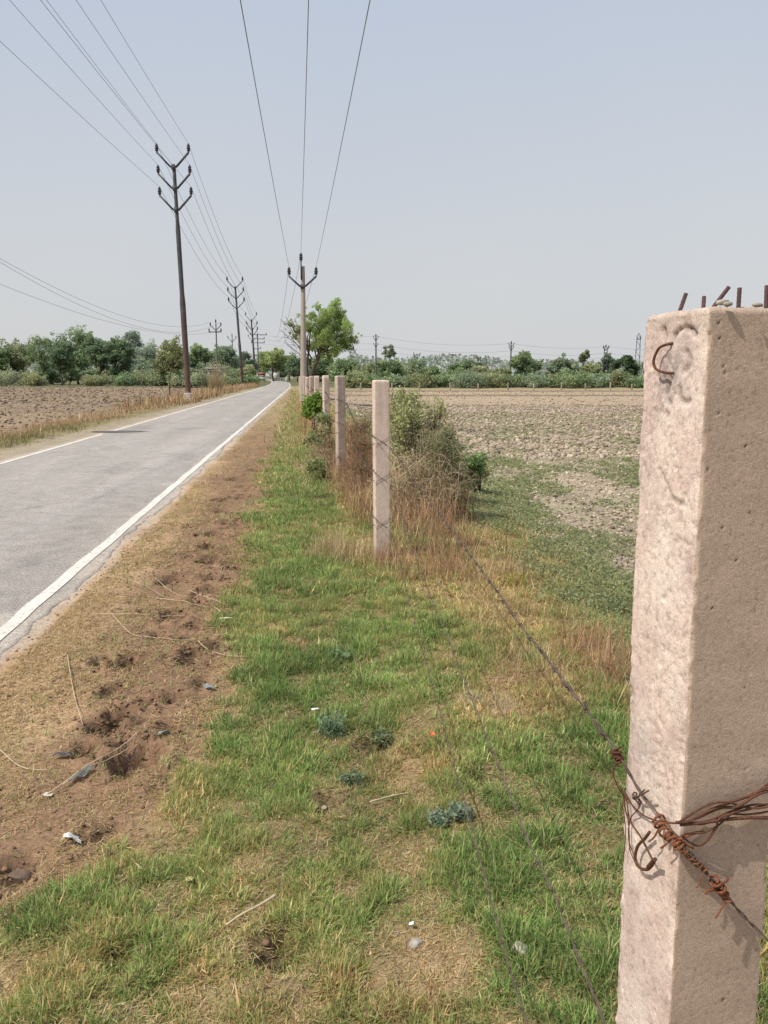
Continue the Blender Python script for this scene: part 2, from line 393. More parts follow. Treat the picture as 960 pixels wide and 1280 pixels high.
# ------------------------------------------------------------------ road and its painted lines
yy = np.concatenate([np.arange(-20, 1, .3), np.arange(1, 16, .035), np.arange(16, 40, .12), np.arange(40, 120, .8), np.arange(120, 420, 4)])
offs = np.concatenate([[-1, -.992], np.linspace(-.97, .97, 37), [.992, 1]])
wl = AHW + (vn(yy * 1.1, yy * 0, 41) - .5) * .12 + (fbm(yy * 5, yy * 0, 42, 3) - .5) * .06
wr = AHW + (vn(yy * 1.1, yy * 0, 43) - .5) * .13 + (fbm(yy * 6, yy * 0, 44, 3) - .5) * .07
OR = np.where(offs[None] < 0, offs[None] * (wl[:, None] * ss(.8, .97, -offs)[None] + AHW * (1 - ss(.8, .97, -offs)[None])), offs[None] * (wr[:, None] * ss(.8, .97, offs)[None] + AHW * (1 - ss(.8, .97, offs)[None])))
XR = cx(yy)[:, None] + OR; YR = np.broadcast_to(yy[:, None], XR.shape).copy()
ZR = .022 + .012 * (1 - (OR / AHW) ** 2); ZR[:, 0] = -.03; ZR[:, -1] = -.03; m, k = XR.shape
na, nb2, nc2 = fbm(OR * .8, YR * .18, 141, 4, .6), fbm(OR * 2.5, YR * 2.0, 142, 4, .6), fbm(OR * 7, YR * 1.1, 143, 3, .6)
CR = mix([.310, .280, .250], [.365, .332, .298], np.clip(.5 + (na - .5) * 2.2 + (nb2 - .5) * .9, 0, 1))
trk = np.exp(-((np.abs(OR) - .85) / .28) ** 2); CR = CR * (1 + .07 * trk * (nc2 * 2))[..., None]
dirt = np.clip(ss(.87, 1.0, np.abs(OR) / AHW + (nb2 - .5) * .25) * .9 + ss(.62, .75, fbm(OR * 1.1, YR * .25, 145, 4, .6)) * .2, 0, .85); CR = mix(CR, np.array([.46, .40, .33]), dirt)
stain = ss(.66, .74, fbm(OR * 1.6, YR * .8, 147, 4, .6)); CR = CR * (1 - .12 * stain)[..., None]
ii = (np.arange(m - 1)[:, None] * k + np.arange(k - 1)[None]).ravel()
tag(mesh_obj('road', np.stack([XR, YR, ZR], -1).reshape(-1, 3), [np.stack([ii, ii + 1, ii + k + 1, ii + k], -1)], M_ROAD, col=CR.reshape(-1, 3), smooth=True), kind='structure')
def zroad(o): return .022 + .012 * (1 - (o / AHW) ** 2)
for nm, s in (('road_line_left', -1), ('road_line_right', 1)):
    yl = yy; keep = np.ones(len(yl), bool)
    jig = (vn(yl * 3, yl * 0, 45 + s) - .5) * .02
    o1, o2 = s * LHW - .048, s * LHW + .048
    V = np.stack([np.stack([cx(yl) + o1 + jig, yl, np.full_like(yl, zroad(o1) + .005)], -1), np.stack([cx(yl) + o2 + jig * .6, yl, np.full_like(yl, zroad(o2) + .005)], -1)], 1).reshape(-1, 3)
    i = np.arange(len(yl) - 1)
    if s < 0: i = i[(yl[:-1] < 20.4) | (yl[:-1] > 21.6)]     # the tar patch cuts the left line
    tag(mesh_obj(nm, V, [np.stack([2 * i, 2 * i + 1, 2 * i + 3, 2 * i + 2], -1)], M_PAINT), kind='structure')
M_TAR = simple('tar_patch', (.13, .125, .12), .9, scale=30)
th = np.linspace(0, 2 * math.pi, 29)[:-1]; rr = .8 + .4 * vn(th * 3, th * 0, 8)
pc = G(150, 541)
V = np.stack([pc[0] + .72 * np.cos(th) * rr, pc[1] + .30 * np.sin(th) * rr, np.full_like(th, .0425)], -1)
V = np.vstack([V, [pc[0], pc[1], .0415]]); j = np.arange(28)
tag(mesh_obj('tar_patch', V, [np.stack([j, (j + 1) % 28, np.full(28, 28)], -1)], M_TAR), kind='structure')

# ------------------------------------------------------------------ blades
def blades(P, az, L, W, tilt, curl, col, tipc=1.0):
    N = len(P); d = np.stack([np.cos(az), np.sin(az), np.zeros(N)], -1); s = np.stack([-np.sin(az), np.cos(az), np.zeros(N)], -1); z = np.array([0, 0, 1.0])
    s = s * np.cos(curl * 2)[:, None] + d * np.sin(curl * 2)[:, None] * .5
    m = P + (L * .5)[:, None] * (d * np.sin(tilt)[:, None] + z * np.cos(tilt)[:, None])
    t = m + (L * .5)[:, None] * (d * np.sin(tilt + curl)[:, None] + z * np.cos(tilt + curl)[:, None])
    w = (W * .5)[:, None] * s
    V = np.stack([P - w, P + w, m - w * .85, m + w * .85, t], 1).reshape(-1, 3)
    b = np.arange(N)[:, None] * 5
    F = [np.concatenate([b + [0, 1, 3], b + [0, 3, 2], b + [2, 3, 4]], 0)]
    C = np.repeat(col, 5, 0).reshape(N, 5, 3).copy(); C[:, :2] *= .42; C[:, 4] *= tipc  # shaded gaps between blades painted in: dark roots, lighter tips
    return V, F, C.reshape(-1, 3)
def scatter(n, x0, x1, y0, y1):
    return rng.uniform(x0, x1, n), rng.uniform(y0, y1, n)
def in_view(X, Y, z=0, m=60):
    dep = Y * cp + (CAM_H - z) * sp; px = 480 + FPX * X / dep
    py = 640 - FPX * ((z - CAM_H) * cp + Y * sp) / dep
    return (px > -m) & (px < 960 + m) & (py < 1280 + m) & (dep > .3)
GREEN = np.array([[.20, .325, .085], [.25, .37, .11], [.16, .26, .07], [.32, .40, .14], [.42, .42, .18]])
DRY = np.array([[.68, .51, .26], [.60, .42, .20], [.74, .60, .34], [.46, .28, .13]])
gb = MB()
def grass_patch(n, x0, x1, y0, y1, L, W, dens=1.0):
    x, y_ = scatter(n, x0, x1, y0, y1)
    # pull blades into small tussocks
    k = in_view(x, y_); x, y_ = x[k], y_[k]
    u_ = x - fx(y_); g = greenness(x, y_); mk = grassmask(x, y_) * (1 - ss(1.1, 1.9, u_))
    tus = fbm(x * 9, y_ * 9, 71, 3, .6)
    bare = ss(.12, .38, g + (tus - .5) * .5)
    p = mk * (.68 + .32 * bare) * (.30 + .95 * ss(.25, .6, tus)) + .03
    for hx, hy, r, dd in HOLES: p = p * (1 - .85 * np.exp(-((x - hx) ** 2 + (y_ - hy) ** 2) / (r * .9) ** 2))
    p = p * ((x - cx(y_)) > AHW + .1)
    k = rng.random(len(x)) < p * dens; x, y_, g, tus = x[k], y_[k], g[k], tus[k]
    N = len(x); z = hgt(x, y_) - .004
    g = g + (fbm(x * 14, y_ * 14, 79, 2) - .5) * .5
    isg = rng.random(N) < np.clip(.22 + .62 * ss(-.05, .8, g) + .1 * ss(.8, 1.3, g), .22, .90)
    col = np.where(isg[:, None], GREEN[rng.integers(0, 5, N)], DRY[rng.integers(0, 4, N)])
    patch = fbm(x * 2.5, y_ * 2.5, 73, 3)
    col = col * (1 + (patch - .5) * .7)[:, None] * rng.uniform(.5, 1.5, (N, 1))
    yel = np.clip(1.0 - g, 0, .7)[:, None]; col = np.where(isg[:, None], col * (1 - yel) + np.array([.40, .40, .14]) * yel * rng.uniform(.7, 1.3, (N, 1)), col)
    lush = ss(.7, 1.25, g)
    l = L * rng.uniform(.4, 1.4, N) * np.where(rng.random(N) < .03, 1.9, 1) * (.55 + 1.0 * ss(.35, .72, tus)) * (1 + .3 * lush) * np.where(isg, 1, .85)
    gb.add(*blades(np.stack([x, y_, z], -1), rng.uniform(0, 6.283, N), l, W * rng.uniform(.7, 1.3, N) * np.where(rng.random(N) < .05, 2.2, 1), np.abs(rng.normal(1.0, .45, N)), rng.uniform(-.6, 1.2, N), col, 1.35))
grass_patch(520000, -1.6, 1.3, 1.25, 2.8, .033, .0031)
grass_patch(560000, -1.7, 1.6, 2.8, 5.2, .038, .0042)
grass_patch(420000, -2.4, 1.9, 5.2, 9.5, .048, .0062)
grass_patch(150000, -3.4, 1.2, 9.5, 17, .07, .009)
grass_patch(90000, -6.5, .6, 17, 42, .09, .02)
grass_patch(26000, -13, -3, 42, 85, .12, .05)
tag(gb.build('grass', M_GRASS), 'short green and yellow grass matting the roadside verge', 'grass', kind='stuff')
print('grass verts', gb.n)

# dry litter on the trodden soil
sb = MB()
def litter(n, x0, x1, y0, y1, L, W):
    x, y_ = scatter(n, x0, x1, y0, y1); k = in_view(x, y_); x, y_ = x[k], y_[k]
    v_ = x - cx(y_); gmk = grassmask(x, y_); pd = np.abs(x - (gl(y_) - .27)) / (.36 + .02 * y_)
    nz = fbm(x * 2.2, y_ * 2.2, 111, 4, .6)
    p = (v_ > AHW + .12) * (1 - .55 * gmk) * np.clip(.02 + .75 * pd * .7 + (nz - .5) * 2.2, .03, .85) * ((x - fx(y_)) < 1.2)
    for hx, hy, r, dd in HOLES: p = p * (1 - .9 * np.exp(-((x - hx) ** 2 + (y_ - hy) ** 2) / (r * .9) ** 2))
    k = rng.random(len(x)) < p; x, y_ = x[k], y_[k]; N = len(x)
    col = DRY[rng.integers(0, 4, N)] * rng.uniform(.65, 1.15, (N, 1))
    sb.add(*blades(np.stack([x, y_, hgt(x, y_) + .002], -1), rng.uniform(0, 6.283, N), L * rng.uniform(.3, 1.6, N), W * rng.uniform(.5, 1.2, N), rng.normal(1.42, .16, N), rng.uniform(-.35, .35, N), col))
litter(190000, -2.2, .9, 1.3, 3.2, .030, .0022)
litter(230000, -2.9, 1.2, 3.2, 6, .038, .0031)
litter(160000, -3.4, 1.2, 6, 11, .06, .004)
litter(90000, -5.5, 0, 11, 25, .09, .008)
tag(sb.build('straw_litter', M_DRY), 'broken dry straw scattered over the bare soil strip', 'straw', kind='stuff')

# longer stalks lying on the soil near the road: things of their own
STALKS = [[(128, 725), (150, 728), (178, 736), (205, 752)], [(195, 730), (215, 745), (228, 752)], [(195, 754), (235, 760), (258, 768)], [(235, 744), (262, 756), (283, 766)], [(118, 774), (190, 776), (262, 772)],
          [(85, 828), (92, 870), (104, 915)], [(60, 1000), (120, 965), (180, 928)], [(80, 990), (140, 955), (168, 940)], [(0, 945), (28, 966), (62, 970)], [(180, 803), (215, 808), (262, 806)], [(248, 814), (270, 826), (312, 830)],
          [(140, 775), (160, 796), (178, 806)], [(268, 768), (282, 776), (285, 780)], [(160, 1075), (172, 1088), (185, 1098)]]
names = ['curved straw stalk lying nearest the asphalt edge', 'short straw stalk pointing across the trodden soil', 'flat straw stalk at the upper end of the hoof marks', 'straw stalk reaching towards the green grass',
         'longest level straw stalk across the bare soil', 'steep straw stalk left of the hoof marks', 'long straw stalk pointing at the biggest hoof hole', 'shorter straw stalk beside the long diagonal one',
         'bent straw stalk at the left edge of the photo', 'thin straw stalk between two pairs of hoof marks', 'curled straw stalk by the grass edge', 'thin slanting stalk above the paired hoof marks',
         'pale stub of straw just beside the grass', 'stalk lying in dry grass below the white paper']
for P, nmm in zip(STALKS, names):
    Q = spline([G(*p) for p in P], 6); Q[:, 2] = hgt(Q[:, 0], Q[:, 1]) + .010
    Q[:, 2] = np.convolve(np.pad(Q[:, 2], 2, 'edge'), np.ones(5) / 5, 'valid') + .004
    mb = MB(); V, F = tube(Q, np.linspace(.0026, .0014, len(Q)), 5); mb.add(V, F, [.68, .56, .38])
    # a leaf sheath and joints so it reads as a stalk
    for q in (len(Q) // 3, 2 * len(Q) // 3):
        V, F = tube(np.array([Q[q] - (Q[q + 1] - Q[q]) * .15, Q[q] + (Q[q + 1] - Q[q]) * .15]), .0028, 5); mb.add(V, F, [.45, .33, .18])
    o = mb.build('straw_stalk', M_DRY); tag(o, nmm, 'stalk', 'long straw stalks on the soil')

# ------------------------------------------------------------------ taller dry grass along the fence and road
db = MB()
def tufts(n, fn, L, W, cols, per=26, spread=.05, tilt=.35, curl=.4):
    x, y_ = fn(n); N0 = len(x)
    x = np.repeat(x, per) + rng.normal(0, spread, N0 * per); y_ = np.repeat(y_, per) + rng.normal(0, spread, N0 * per)
    k = ((x - cx(y_)) > AHW + .2) | ((x - cx(y_)) < -AHW - .2); x, y_ = x[k], y_[k]; N = len(x)
    cc = cols[rng.integers(0, len(cols), N)] * rng.uniform(.7, 1.2, (N, 1))
    db.add(*blades(np.stack([x, y_, hgt(x, y_) - .01], -1), rng.uniform(0, 6.283, N), L * rng.uniform(.35, 1.25, N), W * rng.uniform(.7, 1.2, N), np.abs(rng.normal(tilt, .25, N)), rng.normal(curl, .3, N), cc))
RED = np.array([[.50, .27, .15], [.41, .22, .13], [.58, .36, .2], [.64, .46, .27]])
TAN = np.array([[.64, .49, .27], [.54, .39, .21], [.70, .57, .34], [.42, .27, .15]])
def along(y0, y1, u0, u1, pw=1.0):
    def f(n):
        y_ = y0 + (y1 - y0) * rng.random(n) ** pw; return fx(y_) + rng.uniform(u0, u1, n), y_
    return f
def around(px, py, r):
    g = G(px, py)
    def f(n):
        a, q = rng.uniform(0, 6.283, n), np.sqrt(rng.random(n)) * r; return g[0] + q * np.cos(a), g[1] + q * np.sin(a) * 1.4
    return f
tufts(36, around(425, 700, .28), .26, .0035, TAN, 22, .05)
tufts(16, around(480, 712, .22), .20, .0035, RED, 20, .05)
tufts(44, around(520, 720, .35), .24, .0035, RED, 20, .06)
tufts(12, around(590, 730, .3), .26, .003, TAN, 20, .06)
tufts(44, around(745, 830, .22), .24, .0030, RED, 18, .05, .5)
tufts(22, around(690, 860, .22), .15, .0026, TAN, 18, .05, .6)
tufts(14, around(640, 830, .2), .16, .0028, RED, 14, .05, .5)
tufts(10, around(610, 905, .10), .10, .0018, np.array([[.55, .48, .33], [.5, .42, .27]]), 40, .03, .7)
tufts(9, around(545, 950, .10), .11, .0024, RED, 14, .03, .5)
tufts(8, around(480, 960, .14), .07, .002, TAN, 16, .04, .7)
tufts(16, around(760, 870, .16), .2, .003, RED, 12, .04, .6)
tufts(75, along(6.6, 11.8, -.2, .8), .48, .005, RED, 30, .09, .25)
tufts(30, along(5.2, 7.5, .3, 1.0), .30, .004, RED, 22, .08, .4)
tufts(30, along(3.4, 5.6, .35, .95), .20, .003, np.vstack([RED, TAN]), 20, .07, .5)
tufts(40, along(6.4, 11.5, .2, .9), .36, .005, TAN, 30, .09, .35)
tufts(50, along(11, 18, -.3, .7), .42, .008, RED, 26, .10, .3)
tufts(30, along(10, 20, -.9, -.3), .22, .008, TAN, 20, .10, .5)
tufts(80, along(17, 42, -.5, .8), .42, .014, RED, 22, .15, .3)
tufts(50, along(20, 60, -1.0, .3), .28, .018, TAN, 20, .2, .4)
tufts(110, along(6, 14, .75, 1.6), .10, .004, TAN, 12, .08, .6)
def leftside(y0, y1, a, b_):
    def f(n):
        y_ = rng.uniform(y0, y1, n); return cx(y_) - rng.uniform(a, b_, n), y_
    return f
tufts(210, leftside(11, 30, 3.3, 6.2), .25, .012, np.vstack([RED, TAN]), 22, .14, .35)
tufts(150, leftside(11, 26, 2.8, 4.6), .20, .012, np.array([[.20, .21, .08], [.25, .25, .10], [.42, .34, .17]]), 20, .14, .4)
tufts(260, leftside(11, 40, 2.5, 3.9), .08, .012, np.array([[.20, .21, .08], [.34, .30, .13], [.42, .34, .17]]), 18, .16, .8)
tufts(230, leftside(28, 75, 3.0, 6.4), .34, .025, np.vstack([RED, TAN]), 20, .25, .3)
tufts(160, leftside(40, 110, 2.6, 6.5), .8, .045, np.vstack([RED, TAN, [[.16, .18, .08]]]), 20, .35, .3)
tag(db.build('dry_grass', M_DRY), 'tall dry reddish grass stems along the fence and the roadsides', 'dry grass', kind='stuff')

# ------------------------------------------------------------------ field ground cover and clods
def quads(C, size, col, flat=0.0, asp=.6):
    N = len(C); n = rng.normal(size=(N, 3)); n[:, 2] += flat; n /= np.linalg.norm(n, axis=1)[:, None]
    a = np.cross(n, rng.normal(size=(N, 3))); a /= np.linalg.norm(a, axis=1)[:, None]; b_ = np.cross(n, a)
    s = (size * rng.uniform(.6, 1.3, N))[:, None] * .5 if np.ndim(size) == 0 else (size * rng.uniform(.6, 1.3, N))[:, None] * .5
    V = np.stack([C - a * s, C - b_ * s * asp + a * s * .1 + n * s * .18, C + a * s, C + b_ * s * asp + a * s * .1 + n * s * .18], 1).reshape(-1, 3)
    i = np.arange(N)[:, None] * 4
    return V, [i + [0, 1, 2, 3]], np.repeat(col, 4, 0)
fb = MB()
def fieldweeds(n, y0, y1, u0, u1, size, hgt_, dens=1):
    y_ = rng.uniform(y0, y1, n); x = fx(y_) + rng.uniform(u0, u1, n); k = in_view(x, y_); x, y_ = x[k], y_[k]; u_ = x - fx(y_)
    nz = fbm(x * 1.1, y_ * .7, 121, 4, .6) + (fbm(x * 6, y_ * 6, 123, 2) - .5) * .35
    p = ss(.42, .68, nz + (fbm(x * 2.7, y_ * 2.2, 129, 3) - .5) * .5 + .24 * (1 - ss(1.4, 3.2, u_)) - .03 * ss(4, 12, u_)) ** 1.1 * .8 * ss(.8, 1.3, u_)
    k = rng.random(len(x)) < p * dens; x, y_ = x[k], y_[k]; N = len(x)
    base = np.array([[.30, .33, .15], [.34, .37, .18], [.39, .40, .22], [.25, .28, .13]])
    col = base[rng.integers(0, 4, N)] * rng.uniform(.75, 1.2, (N, 1))
    C = np.stack([x, y_, hgt(x, y_) + rng.random(N) * hgt_], -1)
    fb.add(*quads(C, size, col, 1.2))
fieldweeds(100000, 2.2, 5.5, .8, 4, .018, .05)
fieldweeds(170000, 5, 10, .8, 6, .028, .06)
fieldweeds(150000, 10, 18, .9, 11, .045, .06)
fieldweeds(90000, 18, 40, .9, 24, .09, .07, .5)
tag(fb.build('field_weeds', M_LEAF), 'low grey green creeping weeds spreading over the field edge', 'weeds', kind='stuff')

phi = (1 + 5 ** .5) / 2
ICO = np.array([[-1, phi, 0], [1, phi, 0], [-1, -phi, 0], [1, -phi, 0], [0, -1, phi], [0, 1, phi], [0, -1, -phi], [0, 1, -phi], [phi, 0, -1], [phi, 0, 1], [-phi, 0, -1], [-phi, 0, 1]]) / 1.9
ICF = np.array([[0, 11, 5], [0, 5, 1], [0, 1, 7], [0, 7, 10], [0, 10, 11], [1, 5, 9], [5, 11, 4], [11, 10, 2], [10, 7, 6], [7, 1, 8], [3, 9, 4], [3, 4, 2], [3, 2, 6], [3, 6, 8], [3, 8, 9], [4, 9, 5], [2, 4, 11], [6, 2, 10], [8, 6, 7], [9, 8, 1]])
def rocks(x, y_, r, col):
    N = len(x); V = ICO[None] * (1 + rng.normal(0, .16, (N, 12, 1))) * r[:, None, None] * np.array([1, 1, .7]) * rng.uniform(.7, 1.3, (N, 1, 3))
    a = rng.uniform(0, 6.28, N); ca, sa = np.cos(a), np.sin(a)
    Vx = V[..., 0] * ca[:, None] - V[..., 1] * sa[:, None]; Vy = V[..., 0] * sa[:, None] + V[..., 1] * ca[:, None]
    V = np.stack([Vx + x[:, None], Vy + y_[:, None], V[..., 2] + (hgt(x, y_) + r * .25)[:, None]], -1)
    F = (np.arange(N)[:, None, None] * 12 + ICF[None]).reshape(-1, 3)
    return V.reshape(-1, 3), [F], np.repeat(col, 12, 0)
cb = MB()
def clods(n, y0, y1, side, a, b_, r, col):
    y_ = y0 + (y1 - y0) * rng.random(n); x = (fx(y_) + rng.uniform(a, b_, n)) if side > 0 else (cx(y_) - rng.uniform(a, b_, n))
    k = in_view(x, y_); x, y_ = x[k], y_[k]; N = len(x)
    cb.add(*rocks(x, y_, r * rng.uniform(.3, 1.0, N) ** 1.5, np.array(col) * rng.uniform(.5, 1.35, (N, 1)) * (.75 + .5 * vn(x * .8, y_ * .8, 131))[:, None]))
clods(14000, 3, 9, 1, 1.7, 7, .026, (.37, .30, .225)); clods(22000, 8, 20, 1, 1.8, 14, .036, (.40, .33, .245)); clods(32000, 18, 52, 1, 2.2, 34, .085, (.36, .29, .215)); clods(4000, 52, 95, 1, 3, 55, .10, (.40, .32, .23))
clods(9000, 15, 60, -1, 5, 40, .09, (.27, .205, .15)); clods(8000, 50, 118, -1, 5, 75, .16, (.27, .205, .15))
M_CLOD, nt, b = mat_new('clod'); at = nd(nt, 'ShaderNodeAttribute', attribute_name='Col'); nt.links.new(at.outputs['Color'], b.inputs['Base Color']); b.inputs['Specular IOR Level'].default_value = .05
tag(cb.build('soil_clods', M_CLOD), 'dry soil clods turned up over the ploughed fields', 'clods', kind='stuff')
# crumbs of soil on the trodden strip
eb = MB(); x, y_ = scatter(9000, -2.6, -.2, 1.5, 8); k = in_view(x, y_) & (x - cx(y_) > AHW + .05) & (grassmask(x, y_) < .5); x, y_ = x[k], y_[k]
eb.add(*rocks(x, y_, .010 * rng.uniform(.2, 1, len(x)) ** 2, SOIL * rng.uniform(.6, 1.3, (len(x), 1))))
x, y_ = [], []
for hx, hy, r, dd in HOLES:
    q = 26; a = rng.uniform(0, 6.28, q); rr = r * rng.uniform(.5, 1.7, q); x += list(hx + rr * np.cos(a)); y_ += list(hy + rr * np.sin(a))
x, y_ = np.array(x), np.array(y_); eb.add(*rocks(x, y_, .012 * rng.uniform(.2, 1, len(x)) ** 1.5, SOIL * .75 * rng.uniform(.6, 1.2, (len(x), 1))))
tag(eb.build('soil_crumbs', M_CLOD), 'loose crumbs of brown soil around the hoof marks', 'soil', kind='stuff')

# ------------------------------------------------------------------ concrete fence posts
def post_mesh(w, h, yaw, c, top_r=.012, step=.02, rough=.002, seed=0, side=32, marks=None, colf=None, zb=-.25, lean=(0, 0)):
    """square post; perimeter starts at the front left corner and runs left face first"""
    q = side; e = np.linspace(-1, 1, q, endpoint=False) * (w / 2); rc_ = .0012
    def sq(a, b_):  # soften the corner
        k = w / 2 - rc_; m_ = np.maximum(np.abs(a) - k, 0), np.maximum(np.abs(b_) - k, 0); L = np.hypot(*m_); f = np.where(L > rc_, rc_ / np.maximum(L, 1e-9), 1)
        return np.sign(a) * (np.minimum(np.abs(a), k) + m_[0] * f), np.sign(b_) * (np.minimum(np.abs(b_), k) + m_[1] * f)
    one = np.full(q, w / 2)
    px_ = np.concatenate([-one, -e * -1, one, -e]); py_ = np.concatenate([-e, -one, e, one])
    # order: left face back->front, front face left->right, right face front->back, back face right->left
    px_ = np.concatenate([-one, e, one, -e]); py_ = np.concatenate([-e, -one, e, one])
    nxp = np.concatenate([-np.ones(q), np.zeros(q), np.ones(q), np.zeros(q)]); nyp = np.concatenate([np.zeros(q), -np.ones(q), np.zeros(q), np.ones(q)])
    px_, py_ = sq(px_, py_)
    s = np.arange(4 * q) * (w / q)
    zs = np.arange(zb, h, step); zs = np.append(zs[zs < h - step * .5], h)
    Sg, Zg = np.meshgrid(s, zs)
    dsp = (fbm(Sg * 40, Zg * 40, seed, 4, .6) - .5) * rough * 2 + (fbm(Sg * 6, Zg * 6, seed + 5, 3) - .5) * rough * 2.5
    pit = ss(.76, .82, fbm(Sg * 150, Zg * 150, seed + 9, 2)); dsp = dsp - pit * rough * .9
    faceid = (np.arange(4 * q) // q)[None] * np.ones_like(Sg)
    colr = np.ones(Sg.shape + (3,)) * np.array([.75, .635, .545])
    colr = colr * (1 - .2 * pit)[..., None]
    if marks: dsp, colr = marks(Sg, Zg, faceid, dsp, colr, w)
    # chipped arrises
    if not marks:
        base_st = (1 - ss(.05, .45, Zg + (fbm(Sg * 9, Zg * 9, seed + 21, 3) - .5) * .3)); colr = colr * (1 - .22 * base_st)[..., None]
        stk = ss(.55, .7, fbm(Sg * 30, Zg * 1.6, seed + 22, 3)); colr = colr * (1 - .12 * stk)[..., None]; colr = colr * (.86 + .14 * math.sin(seed * 2.3)) * np.array([.97, .97, .97])
    corner = np.minimum(np.mod(Sg, w), w - np.mod(Sg, w)); chip = np.exp(-(corner / .0035) ** 2) * ss(.50, .62, fbm(Zg * 22, Zg * 0 + np.round(Sg / w), seed + 3, 4)) 
    cxn = np.sign(px_)[None] * .7 * np.exp(-(corner / .004) ** 2); cyn = np.sign(py_)[None] * .7 * np.exp(-(corner / .004) ** 2)
    tp = ss(h - .05, h, Zg)
    PX = px_[None] + nxp[None] * dsp - cxn * chip * rough * 5; PY = py_[None] + nyp[None] * dsp - cyn * chip * rough * 5
    sh = 1 - ss(h - top_r, h, Zg) * (top_r / w) * (.7 + 1.2 * fbm(Sg * 25, Sg * 0, seed + 7, 3))
    PX *= sh; PY *= sh
    rows = [np.stack([PX, PY, Zg], -1)]; cols = [colr]
    for t_ in (.93, .82, .66, .45, .22):
        bx, by = PX[-1] * t_, PY[-1] * t_
        zz = h + (1 - t_ ** 3) * top_r * .6 + (fbm(bx * 60 + 9, by * 60, seed + 2, 4, .6) - .5) * top_r * .9
        rows.append(np.stack([bx, by, zz], -1)[None]); cols.append(colr[-1:][:])
    A = np.concatenate(rows, 0); Cc = np.concatenate(cols, 0); m_, k_ = A.shape[:2]
    i = (np.arange(m_ - 1)[:, None] * k_); j = np.arange(k_)[None]; jn = (j + 1) % k_
    F = np.stack([i + j, i + jn, i + k_ + jn, i + k_ + j], -1).reshape(-1, 4)
    V = A.reshape(-1, 3); V = np.vstack([V, [0, 0, h + top_r * .5]]); Cc = np.vstack([Cc.reshape(-1, 3), Cc.reshape(-1, 3)[-1]])
    j = np.arange(k_); F2 = np.stack([(m_ - 1) * k_ + j, (m_ - 1) * k_ + (j + 1) % k_, np.full(k_, m_ * k_)], -1)
    cy_, sy_ = math.cos(yaw), math.sin(yaw)
    W = np.stack([V[:, 0] * cy_ - V[:, 1] * sy_ + c[0] + lean[0] * V[:, 2], V[:, 0] * sy_ + V[:, 1] * cy_ + c[1] + lean[1] * V[:, 2], V[:, 2] + c[2]], -1)
    return W, [F, F2], Cc
NW, NH, NYAW = .150, 1.635, R(12.6); NC = np.array([.489, 1.09, 0.0]); NLEAN = -.014
fr = np.array([math.cos(NYAW), math.sin(NYAW), 0]); ff = np.array([-math.sin(NYAW), math.cos(NYAW), 0])   # right and away directions of the near post
def onface(px, py, face, off=0.0):
    d = ray(px, py); n = -fr if face == 'l' else -ff; p0 = NC + n * (NW / 2 + off)
    p = p0
    for _ in range(3):
        q0 = p0 + np.array([NLEAN * p[2], 0, 0]); t = np.dot(q0 - np.array([0, 0, CAM_H]), n) / np.dot(d, n); p = np.array([0, 0, CAM_H]) + d * t
    return p
def loc_l(px, py):     # (perimeter s, z) of a pixel on the left face
    p = onface(px, py, 'l') - NC; p[0] -= NLEAN * p[2]; return NW / 2 - np.dot(p, ff), p[2]
def loc_f(px, py):
    p = onface(px, py, 'f') - NC; p[0] -= NLEAN * p[2]; return NW + NW / 2 + np.dot(p, fr), p[2]
MARK_L = [(830, 414, .006, .006, 'd'), (828, 598, .0035, .002, 'd'), (836, 612, .004, .003, 'd'), (846, 626, .007, .003, 'd')]
